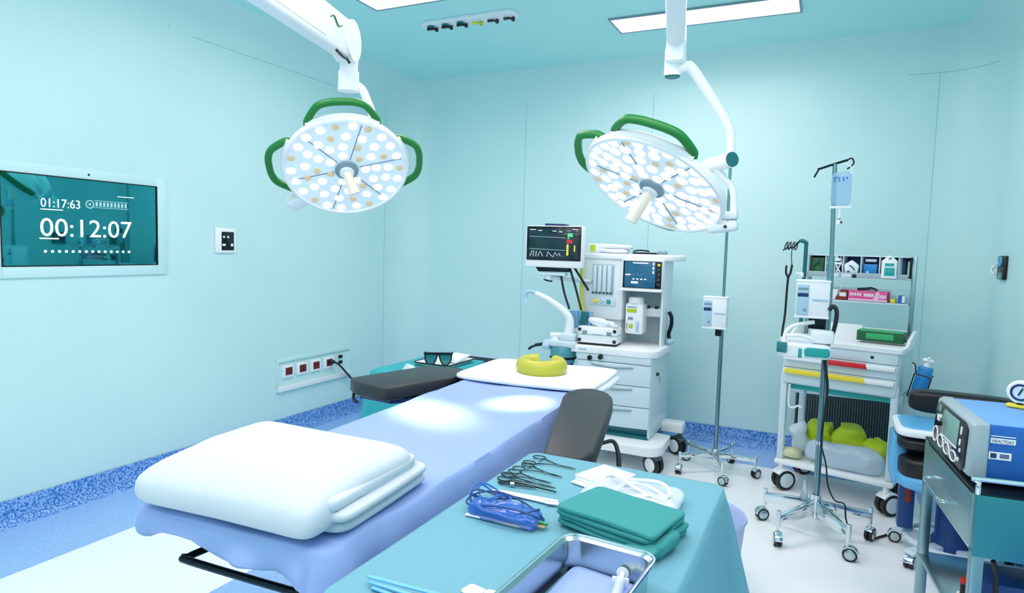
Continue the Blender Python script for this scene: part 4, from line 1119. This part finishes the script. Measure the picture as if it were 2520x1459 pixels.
# ------------------------------------------------------------------ drug trolley
CO, CA = (-.22, 4.45, 0), -14
t = thing('drug_trolley', 'white hospital trolley with red and yellow drawer fronts and upper shelves', 'trolley', CO, CA)
W, Dp = .655, .46
for x in (.02, W-.02):
    for y in (.02, Dp-.02): MB().slab((x-.02, y-.02, .2), (x+.02, y+.02, .76), .008).build('post', 'pale', t)
MB().slab((-.01, -.02, .165), (W+.01, Dp+.02, .20), .016).build('bottom_shelf', 'white', t)
MB().slab((.005, .005, .69), (W-.005, Dp-.005, .955), .006).build('drawer_box', 'pale', t)
MB().slab((.03, .03, .655), (W-.03, Dp-.03, .69), .004).build('under_frame', 'teal', t)
o = MB().slab((.012, -.012, .885), (W-.012, .006, .955), .004).build('top_drawer', 'pale', t)
MB().box((.51, -.013, .918), (.018, .006, .016), .004).build('lock', 'black', o)
for k, (z0, z1, colr, x0, x1) in enumerate([(.80, .882, 'red', .26, .485), (.70, .797, 'yellow', .03, .48)]):
    o = MB().slab((.012, -.012, z0), (W-.012, .006, z1), .004).build('drawer', 'pale', t)
    zt = z1-.006
    MB().prism([(.02, 0), (W-.02, 0), (W-.02, .026), (.02, .026)], .03, Matrix.Translation((0, -.012, zt-.028)) @ rotm('X', 90), .006).build('drawer_pull', 'white', o)
    MB().prism([(x0, -.001), (x1+.01, -.001), (x1, .0275), (x0, .0275)], .032, Matrix.Translation((0, -.0115, zt-.028)) @ rotm('X', 90), .005).build('colour_strip', colr, o)
# tray worktop with raised sides
MB().slab((-.012, -.025, .95), (W+.012, Dp+.012, .972), .008).build('worktop', 'white', t)
m = MB()
side = [(-.025, 0), (Dp+.012, 0), (Dp+.012, .085), (Dp-.03, .09), (Dp-.10, .085), (Dp-.22, .055), (Dp-.30, .022), (-.025, .018)]
TS = lambda x: Matrix.Translation((x, 0, .962)) @ Matrix(((0, 0, 1, 0), (1, 0, 0, 0), (0, 1, 0, 0), (0, 0, 0, 1)))
m.prism(side, .02, TS(-.012), .005); m.prism(side, .02, TS(W-.008), .005)
m.slab((-.012, Dp-.01, .962), (W+.012, Dp+.012, 1.045), .006).slab((-.012, -.026, .962), (W+.012, -.008, .985), .006)
m.build('tray_rim', 'white', t)
MB().slab((.03, Dp-.028, .97), (.36, Dp-.009, 1.06), .003).build('tray_divider', 'white', t)
# uprights, shelves
for x in (.015, W-.03): MB().slab((x-.012, Dp-.028, .97), (x+.012, Dp+.004, 1.515), .003).build('upright', 'steel_brushed', t)
MB().slab((.03, Dp-.075, 1.205), (W-.045, Dp+.0, 1.217), .003).build('shelf', 'pale', t)
MB().slab((.028, Dp-.012, 1.217), (W-.043, Dp-.006, 1.30), .001).build('shelf_back', 'wall_paint', t)
o = MB().slab((.028, Dp-.135, 1.362), (W-.043, Dp-.0, 1.374), .002).build('bin_shelf', 'white', t)
MB().slab((.028, Dp-.012, 1.374), (W-.043, Dp-.004, 1.508), .002).build('bin_back', 'deep_blue', t)
MB().slab((.028, Dp-.137, 1.365), (W-.043, Dp-.131, 1.40), .002).build('bin_lip', 'grey', t)
MB().slab((.025, Dp-.135, 1.502), (W-.043, Dp-.0, 1.510), .002).build('bin_top', 'pale', t)
for k in range(6):
    x = .034+.1045*k
    MB().slab((x-.003, Dp-.13, 1.374), (x+.003, Dp-.01, 1.503), .001).build('bin_divider', 'pale', t)
MB().slab((W-.078, Dp-.02, 1.37), (W-.045, Dp+.0, 1.51), .002).build('upright_cover', 'black', t)
MB().slab((W-.066, Dp-.024, 1.385), (W-.056, Dp-.018, 1.48), .001).build('cover_strip', 'wall_paint', t)
MB().slab((.17, Dp-.139, 1.368), (.225, Dp-.136, 1.39), .001).slab((.24, Dp-.139, 1.368), (.30, Dp-.136, 1.39), .001).build('shelf_tag', 'pale', t)
MB().soft((.315, Dp-.142, 1.378), (.012, .006, .012), .8, .8).build('shelf_magnet', 'black', t)
# corner post with hooks at the left
MB().tube([(.012, Dp-.14, 1.05), (.015, Dp-.14, 1.54), (.01, Dp-.14, 1.585), (-.02, Dp-.14, 1.597), (-.04, Dp-.14, 1.58)], lambda q: .013-.008*max(0, q-.7)/.3, 8, 5).build('hook_post', 'deep_teal', t)
MB().box((.0, Dp-.15, 1.37), (.03, .03, .035), .006).box((-.018, Dp-.16, 1.378), (.03, .02, .014), .004).build('post_clip', 'white', t)
hk = MB()
for k, x in enumerate((-.045, -.062, -.082, -.10)):
    y = Dp-.14-.01*k
    hk.tube([(x, y, 1.585), (x-.006, y-.02, 1.55), (x+.004, y-.035, 1.535), (x+.012, y-.03, 1.555), (x+.012, y-.02, 1.59)], .0035, 6, 4)
hk.tube([(-.04, Dp-.14, 1.58), (-.06, Dp-.14, 1.555), (-.1, Dp-.16, 1.545), (-.125, Dp-.17, 1.53)], .0045, 6, 4)
hk.build('hooks', 'steel_dark', t)
MB().slab((-.025, .1, .80), (-.008, .32, .83), .004).build('side_rail', 'steel', t)
MB().tube([(.06, -.01, .69), (.062, -.012, .56), (.09, -.012, .545), (.115, -.012, .56), (.14, -.012, .555)], .007, 6).build('wire_loop', 'white', t)
for (x, y) in ((.03, .02), (W-.03, .02), (.03, Dp-.03), (W-.03, Dp-.03)):
    caster(t, (x, y-.01, 0), .13, .036, -40, True, 'rubber', 'pale', 'white', zt=.17)
ct = Matrix.Translation(CO) @ rotm('Z', CA)
def on(x, y, z): v = ct @ Vector((x, y, z)); return (v.x, v.y, v.z)
# stethoscope
m = MB(); y = Dp-.17
m.tube([(-.066, y, 1.53), (-.064, y, 1.47), (-.058, y, 1.43)], .0028, 6)
m.tube([(-.058, y, 1.435), (-.066, y, 1.38), (-.078, y, 1.345), (-.082, y, 1.25), (-.085, y, 1.1), (-.095, y, .98), (-.092, y, .92)], .0075, 8, 5)
m.tube([(-.094, y, 1.43), (-.094, y, 1.38), (-.078, y, 1.345)], .007, 8, 5)
m.tube([(-.092, y, .92), (-.10, y, .87), (-.085, y, .835), (-.075, y, .86), (-.092, y, .885)], .006, 8, 4).cyl((-.085, y, .84), (-.085, y-.02, .84), .017)
o = m.build('stethoscope', 'rubber'); tag(o, 'black stethoscope hanging from the trolley hooks', 'stethoscope', loc=CO, rz=CA)
# things in the bins
def item(nm, mt, lb, cat, loc, mk, grp=None, rz=CA, ang=40):
    m = MB(); mk(m); o = m.build(nm, mt, ang=ang)
    tag(o, lb, cat, grp, on(*loc), rz); return o
yb = Dp-.075
item('green_packet', 'dark_green', 'dark green packets crammed in the leftmost trolley bin', 'packet', (.085, yb, 1.375), lambda m: m.box((0, .0, .06), (.08, .07, .112), .006).box((.01, -.04, .03), (.05, .01, .05), .002, rotm('Y', 30)).box((-.01, -.04, .085), (.05, .01, .03), .002, rotm('Y', -40)))
o = item('white_strip_packet', 'white', 'white packets with crossed strips in the second trolley bin', 'packet', (.19, yb, 1.375), lambda m: m.box((-.015, .0, .055), (.035, .05, .10), .004).box((.02, -.03, .045), (.01, .006, .10), .002, rotm('Y', 22)).box((.022, -.036, .045), (.01, .006, .10), .002, rotm('Y', -28)).box((.0, -.045, .08), (.088, .006, .014), .001).soft((.01, -.04, .105), (.03, .012, .012), .7, .7).soft((.01, -.04, .122), (.012, .01, .012), .8, .8))
o = item('white_bag', 'linen_white', 'white pointed packet in the third trolley bin', 'packet', (.293, yb-.02, 1.375), lambda m: m.prism([(-.036, 0), (.034, 0), (.04, .072), (0, .105), (-.044, .075)], .03, rotm('X', 90), .004))
MB().tube([(-.012, -.033, .07), (.01, -.033, .055), (.018, -.033, .04)], .004, 6).cyl((-.016, -.031, .028), (-.016, -.035, .028), .009).build('print', 'deep_teal', o)
o = item('blue_carton', 'liquid_blue', 'blue carton with a pale drop in the fourth trolley bin', 'carton', (.396, yb-.01, 1.375), lambda m: m.box((0, 0, .042), (.078, .05, .08), .003))
MB().prism([(-.018, .012), (-.008, .012), (-.006, .03), (-.012, .042), (-.018, .03)], .002, Matrix.Translation((0, -.0255, .0)) @ rotm('X', 90)).build('drop_print', 'white', o)
MB().box((.0, .0, .105), (.062, .02, .018), .002).build('upper_card', 'white', o)
o = item('spray_box', 'white', 'tall white gabled carton in the rightmost trolley bin', 'carton', (.508, yb-.05, 1.372), lambda m: m.prism([(-.042, 0), (.042, 0), (.042, .108), (.008, .14), (-.008, .14), (-.042, .108)], .05, Matrix.Translation((0, .025, 0)) @ rotm('X', 90), .006))
MB().box((.004, -.026, .042), (.056, .002, .05), .0005).box((.002, -.026, .085), (.05, .002, .018), .0005).build('teal_print', 'teal', o)
MB().prism([(-.008, .12), (.012, .12), (.01, .132)], .003, Matrix.Translation((0, -.025, 0)) @ rotm('X', 90)).build('handle_hole', 'deep_teal', o)
# shelf items
ys = Dp-.045
o = item('red_carton', 'maroon', 'dark red and white carton behind the drip pump on the trolley shelf', 'carton', (.205, ys, 1.218), lambda m: m.box((0, 0, .034), (.125, .05, .066), .002))
MB().prism([(-.045, 0), (-.01, 0), (.01, .066), (-.03, .066)], .002, Matrix.Translation((0, -.0255, .001)) @ rotm('X', 90)).box((.035, -.026, .036), (.04, .002, .026), .0005).build('white_print', 'white', o)
o = item('pink_carton', 'pink', 'bright pink carton lying on the trolley shelf', 'carton', (.388, ys, 1.218), lambda m: m.box((0, 0, .034), (.23, .055, .066), .002))
m = MB().box((-.0, -.0285, .008), (.228, .002, .013), .0005).prism([(.03, .005), (.06, .005), (.068, .062), (.045, .062), (.035, .03)], .002, Matrix.Translation((0, -.028, 0)) @ rotm('X', 90)).box((.085, -.0285, .034), (.038, .002, .024), .0005)
m.build('pale_print', 'light_pink', o)
m = MB()
for k in range(5): m.box((-.10+.014*k, -.029, .042), (.009, .002, .018), .0003)
for k in range(6): m.box((-.02+.0095*k, -.029, .04), (.007, .002, .02), .0003)
m.build('block_lettering', 'white', o)
MB().box((.113, -.028, .033), (.006, .003, .064), .0005).build('dark_edge', 'black', o)
item('stapler', 'black', 'small black clip lying on the pink carton', 'clip', (.375, ys, 1.285), lambda m: m.box((-.02, 0, .012), (.07, .02, .016), .003, rotm('Y', -6)).tube([(.01, 0, .02), (.035, 0, .018), (.06, 0, .006)], .006, 6))
item('yellow_box', 'yellow', 'tiny yellow box between the pink carton and blue bottle', 'box', (.526, ys-.005, 1.218), lambda m: m.box((0, 0, .013), (.028, .03, .026), .002))
o = item('blue_bottle', 'blue', 'small blue and white bottle at the right end of the trolley shelf', 'bottle', (.572, ys, 1.218), lambda m: m.cyl((0, 0, 0), (0, 0, .05), .018, .018, 20))
MB().lathe([(.0185, .008), (.0185, .052), (0, .054)], (0.003, -.001, 0), seg=20).build('label', 'white', o) if 0 else MB().box((.012, -.008, .026), (.016, .026, .044), .004).build('label', 'white', o)
# green box on the worktop
o = item('green_box', 'dark_green', 'dark green box standing on the trolley worktop', 'box', (.50, .28, .974), lambda m: m.box((0, 0, .042), (.255, .12, .062), .004))
MB().box((0, -.0, .074), (.25, .118, .006), .002).box((.0, -.061, .044), (.15, .004, .034), .001).build('green_panels', 'bright_green', o)
# bags on the bottom shelf
def bag(nm, mt, lb, c, h, e=.8, rot=None, seed=0, amp=.03, sc=12):
    m = MB(); m.soft((0, 0, h[2]), h, e, e, rot, amp, sc, seed, 44, 26)
    o = m.build(nm, mt, ang=80); tag(o, lb, 'bag', 'bags on the trolley bottom shelf', on(*c), CA); return o
zb = .203
bag('lime_bag', 'lime', 'lime green pack at the middle of the trolley bottom shelf', (.19, .26, zb), (.08, .085, .115), .7, None, 2)
bag('lime_bag', 'lime', 'largest lime green pack on the trolley bottom shelf', (.355, .265, zb), (.088, .085, .118), .7, None, 5)
bag('lime_bag', 'lime', 'rightmost lime green pack on the trolley bottom shelf', (.515, .265, zb), (.07, .08, .09), .7, None, 9)
bag('white_bag', 'pale', 'pale crumpled bag at the left end of the bottom shelf', (.085, .19, zb), (.06, .075, .105), .8, None, 3)
bag('beige_bag', 'beige', 'beige bundle under the pale bag on the bottom shelf', (.075, .06, zb), (.06, .05, .035), .8, None, 4, .01)
bag('clear_bag', 'bag_clear', 'large clear plastic bag filling the front of the bottom shelf', (.38, .075, zb), (.22, .08, .075), .6, None, 6, .018, 11)
bag('grey_bag', 'gold', 'small khaki pouch beside the right rear trolley post', (.598, .33, zb), (.03, .05, .10), .8, None, 8, .015, 16)
# blue spray pouch in a wire holder on the right side
t2 = thing('hand_gel_bottle', 'blue bottle in a wire holder on the right side of the trolley', 'bottle', on(W+.075, .10, .70), CA)
RB = rotm('Y', 12)
MB(RB).box((0, 0, .095), (.075, .06, .19), .014).build('bottle', 'liquid_blue', t2)
MB(RB).cyl((0, 0, .19), (0, 0, .215), .018, .014).soft((0, 0, .225), (.03, .02, .012), .7, .7).tube([(0, 0, .23), (.0, -.02, .245), (.0, -.045, .238)], .006, 6).build('pump_head', 'white', t2)
m = MB(RB)
for z in (.0, .14): m.tube([(-.043, -.036, z), (.043, -.036, z), (.043, .036, z), (-.043, .036, z)], .0035, 6, 0, closed=True)
for x in (-.043, .043): m.tube([(x, -.036, 0), (x, -.036, .14)], .0035, 6, 0)
m.tube([(-.043, 0, .14), (-.055, 0, .18), (-.075, 0, .19)], .0035, 6)
m.build('wire_holder', 'steel_dark', t2)
MB(RB).box((.0, -.0315, .10), (.06, .002, .09), .001).build('label', 'liquid_blue', t2)

# ------------------------------------------------------------------ steel trolley with the blue unit, right foreground
UO, UA = (.445, 2.33, 0), 4.8
t = thing('steel_trolley', 'stainless steel trolley carrying the blue electrical unit at the right edge', 'trolley', UO, UA)
UW, UD = .44, .655
for x in (.017, UW-.017):
    for y in (.017, UD-.017): MB().slab((x-.017, y-.017, .07), (x+.017, y+.017, .80), .004).build('post', 'steel_brushed', t)
for x in (.03, UW-.03):
    for y in (.03, UD-.03): MB().cyl((x-.012, y, .035), (x+.012, y, .035), .035).cyl((x, y, .04), (x, y, .075), .01).build('wheel', 'rubber', t)
MB().slab((0, 0, .795), (UW, UD, .806), .003).build('top', 'steel_dark', t)
MB().slab((.02, .004, .622), (UW, UD-.004, .797), .002).build('drawer_case', 'steel_brushed', t)
o = MB().slab((-.004, .02, .632), (.02, UD-.02, .79), .005).build('drawer', 'steel_brushed', t)
MB().tube([(-.003, .47, .70), (-.035, .46, .695), (-.04, .34, .69), (-.035, .22, .695), (-.003, .21, .70)], .0055, 8, 3).build('handle', 'chrome', o)
MB().slab((.0, .0, .618), (.012, UD, .632), .003).build('front_rail', 'steel', t)
MB().slab((.0, -.004, .61), (UW, .006, .80), .002).build('side_panel', 'steel_teal', t)
for z in (.33,): MB().slab((0, 0, z), (UW, UD, z+.014), .004).build('lower_shelf', 'steel', t)
MB().tube([(.006, .006, .80), (.006, .006, .836), (.02, .006, .846), (UW-.02, .006, .846), (UW-.006, .006, .836), (UW-.006, .006, .80)], .0075, 8, 3).build('guard_rail', 'chrome', t)
ut = Matrix.Translation(UO) @ rotm('Z', UA)
def un(x, y, z): v = ut @ Vector((x, y, z)); return (v.x, v.y, v.z)
t = thing('electrosurgical_unit', 'blue electrical unit with a slanted black control panel on the steel trolley', 'medical device', un(0, 0, .82), UA)
for x in (.08, .38):
    for y in (.14, .42): MB().cyl((x, y, -.0135), (x, y, .006), .016).build('foot', 'rubber', t)
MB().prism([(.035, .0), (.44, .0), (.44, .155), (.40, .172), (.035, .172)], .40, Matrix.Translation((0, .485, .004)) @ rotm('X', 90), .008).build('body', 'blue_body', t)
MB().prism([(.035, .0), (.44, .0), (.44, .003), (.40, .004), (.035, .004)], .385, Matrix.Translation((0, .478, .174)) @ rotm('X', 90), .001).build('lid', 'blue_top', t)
MB().prism([(-.012, .012), (.0, .004), (.045, .002), (.045, .176), (.01, .176), (-.004, .168)], .415, Matrix.Translation((0, .492, .004)) @ rotm('X', 90), .008, 3).build('bezel', 'grey', t)
PM = Matrix.Translation((-.0135, .492, .012)) @ Matrix(((0, .06, -1, 0), (-1, 0, 0, 0), (0, 1, 0, 0), (0, 0, 0, 1)))  # x runs towards the camera, y up
# columns must stay orthonormal enough for thin parts
o = MB(PM).prism(rr2 := [(.012, .01), (.38, .004), (.40, .02), (.395, .14), (.36, .155), (.05, .158), (.02, .14)], .005, None, .002).build('control_panel', 'screen_black', t)
MB(PM).slab((.125, .062, .004), (.31, .146, .007), .001).build('display', 'screen_grey', o)
m = MB(PM)
m.slab((.12, .054, .004), (.31, .060, .0075), .001)
for x, y, w, h in ((.335, .11, .012, .026), (.335, .075, .012, .02), (.345, .055, .012, .012), (.05, .09, .03, .022), (.08, .105, .02, .012)): m.slab((x, y, .004), (x+w, y+h, .0075), .001)
for cx, cy, rx, ry in ((.055, .04, .03, .026), (.13, .032, .035, .02), (.21, .028, .035, .018), (.29, .025, .035, .016)):
    m.tube([(cx+rx*math.cos(q), cy+ry*math.sin(q), .006) for q in [2*PI*i/18 for i in range(18)]], .0028, 6, 0, closed=True)
m.slab((.17, .046, .004), (.23, .05, .0075), 0).cyl((.345, .03, .004), (.345, .03, .0085), .007)
m.build('buttons', 'white', o)
MB(PM).cyl((.07, .135, .004), (.07, .135, .007), .014).build('emblem', 'mid_grey', o)
FS = Matrix.Translation((0, .0835, 0)) @ FM
lb = MB(FS).slab((.048, .122, -.001), (.112, .138, .0015), 0).build('sticker', 'white', t, smooth=False)
MB(FS).text('VIRACTDAY', .014, Matrix.Translation((.05, .1245, .0018)), .0003, width=.058).build('sticker_lettering', 'navy', lb, smooth=False)
MB(FS).slab((.048, .143, -.001), (.112, .1455, .0015), 0).build('white_stripe', 'white', t, smooth=False)
lb = MB(FS).slab((.046, .072, -.001), (.104, .095, .0015), 0).build('sticker', 'white', t, smooth=False)
m = MB(FS).slab((.05, .076, .001), (.066, .091, .0022), 0)
for k in range(3): m.slab((.074, .078+.0045*k, .001), (.098, .081+.0045*k, .0022), 0)
m.build('sticker_lettering', 'navy', lb, smooth=False)
# gauge on top
t = thing('pressure_gauge', 'round white pressure gauge with a yellow base on top of the blue unit', 'gauge', un(.215, .40, .9995), UA-25)
MB().box((0, 0, .006), (.075, .035, .011), .004).build('base', 'yellow', t)
MB().cyl((0, 0, .01), (0, 0, .022), .012).build('stem', 'black', t)
MB().lathe([(0, 0), (.037, 0), (.04, .006), (.04, .02), (.036, .024), (0, .024)], (0, .012, .055), (0, -1, 0), 32).build('housing', 'white', t)
MB().lathe([(.0, .0), (.029, 0), (.029, .002), (0, .002)], (0, -.012, .055), (0, -1, 0), 32).build('dial', 'pale', t)
MB().lathe([(.022, .0), (.029, 0), (.029, .0035), (.022, .0035)], (0, -.012, .055), (0, -1, 0), 32).build('ring', 'navy', t)
MB().tube([(-.005, -.0155, .045), (.006, -.0155, .07)], .0025, 6).build('needle', 'black', t)
# on the lower shelf
def unit_item(nm, mt, lb, cat, loc, mk, ang=40):
    m = MB(); mk(m); o = m.build(nm, mt, ang=ang); tag(o, lb, cat, None, un(*loc), UA); return o
unit_item('blue_bin', 'deep_blue', 'dark blue bin on the lower shelf of the steel trolley', 'bin', (.14, .16, .345), lambda m: m.box((0, 0, .08), (.17, .17, .16), .02))
o = unit_item('red_cap_bottle', 'white', 'white bottle with a red cap on the lower shelf of the steel trolley', 'bottle', (.03, .155, .345), lambda m: m.cyl((0, 0, 0), (0, 0, .075), .02, .018, 18))
MB().cyl((0, 0, .075), (0, 0, .11), .010).build('neck', 'black', o); MB().cyl((0, 0, .11), (0, 0, .125), .012).build('cap', 'red', o)
unit_item('blue_case', 'blue_body', 'blue case at the right of the lower trolley shelf', 'case', (.33, .2, .345), lambda m: m.box((0, 0, .075), (.16, .22, .15), .02))
o = MB().tube([un(.06, .012, .60), un(.075, .03, .55), un(.075, .02, .48), un(.08, .03, .42), un(.12, .03, .375)], .007, 8, 6).build('hanging_cable', 'rubber'); tag(o, 'black cable hanging beneath the teal side panel of the steel trolley', 'cable')

# ------------------------------------------------------------------ surgeon's chair behind the steel trolley
t = thing('surgeon_chair', 'blue medical chair with black cushions behind the steel trolley', 'chair', (.64, 3.80, 0))
for k in range(5):
    a = R(160+72*k-10); c, s = math.cos(a), math.sin(a)
    MB().prism([(.03, .10), (.25, .085), (.275, .075), (.27, .06), (.03, .055)], .06, Matrix(((c, -s, 0, 0), (s, c, 0, 0), (0, 0, 1, 0), (0, 0, 0, 1))) @ Matrix.Translation((0, .03, 0)) @ rotm('X', 90), .01, 2).build('base_leg', 'pale', t)
    caster(t, (.255*c, .255*s, 0), .062, .02, math.degrees(a)-60, True, 'rubber', 'steel', 'chrome', zt=.065)
o = MB().tube([(.2*math.cos(a), .2*math.sin(a), .10) for a in [2*PI*i/24 for i in range(24)]], .014, 8, 0, closed=True).build('foot_ring', 'pale', t)
MB().lathe([(0, .06), (.09, .06), (.09, .11), (.075, .13), (.075, .40), (0, .40)], seg=28).build('column', 'deep_blue', t)
MB().slab((-.24, -.02, .13), (-.17, .05, .40), .01).build('side_post', 'deep_blue', t)
MB().slab((-.215, -.025, .27), (-.185, -.018, .395), .003).build('red_stripe', 'maroon', t)
MB().soft((0, -.03, .43), (.275, .23, .045), .5, .4).build('seat_shell', 'sky_blue', t, ang=80)
MB().soft((-.02, -.03, .50), (.25, .22, .06), .4, .35).build('seat', 'black', t, ang=80)
MB().prism([(-.29, .39), (-.20, .39), (-.215, .52), (-.255, .62), (-.295, .64), (-.30, .5)], .2, Matrix.Translation((0, .06, 0)) @ rotm('X', 90), .02, 3).build('arm_support', 'sky_blue', t)
MB().soft((-.14, -.05, .61), (.14, .17, .035), .5, .4).build('arm_cushion', 'black', t, ang=80)
o = MB().soft((-.14, -.05, .668), (.15, .185, .022), .4, .35).build('arm_tray', 'white', t, ang=80)
MB().soft((-.14, -.05, .684), (.125, .155, .011), .4, .35).build('tray_inset', 'sky_blue', o, ang=80)
MB().soft((.03, .12, .77), (.245, .06, .058), .45, .3, rotm('Z', -4)).build('backrest', 'black', t, ang=80)
MB().tube([(.08, .17, .74), (.08, .2, .6), (.05, .16, .46), (.02, .08, .42)], .022, 10).build('back_post', 'steel_dark', t)
# ------------------------------------------------------------------ light and picture
def area(name, loc, sx, sy, watts, col=(1, 1, 1), rot=(0, 0, 0)):
    L = bpy.data.lights.new(name, 'AREA'); L.shape = 'RECTANGLE'; L.size = sx; L.size_y = sy; L.energy = watts; L.color = col
    o = bpy.data.objects.new(name, L); COL.objects.link(o); o.location = loc; o.rotation_euler = [R(a) for a in rot]
    return o
# unseen ceiling lamps added to light the room, above and behind the camera
for x in (-2.12, -.8, .35):
    for y in (2.0, .6, -.8):
        if x == .35 and y < 0: continue
        area('added_ceiling_lamp', (x, y, 2.985), 1.1, .28, 34, (1., .75, .73))
w = bpy.data.worlds.new('world'); S.world = w; w.use_nodes = True
w.node_tree.nodes['Background'].inputs['Color'].default_value = (.35, .8, .9, 1)
w.node_tree.nodes['Background'].inputs['Strength'].default_value = .3
S.view_settings.view_transform = 'Standard'; S.view_settings.look = 'None'
S.view_settings.gamma = 1; S.view_settings.use_curve_mapping = False
S.view_settings.exposure = -1.26
S.cycles.use_denoising = True
S.cycles.max_bounces = 9; S.cycles.diffuse_bounces = 7; S.cycles.glossy_bounces = 4; S.cycles.use_adaptive_sampling = True; S.cycles.adaptive_threshold = .06; S.cycles.transparent_max_bounces = 12
S.cycles.sample_clamp_indirect = 6
bpy.context.view_layer.update()
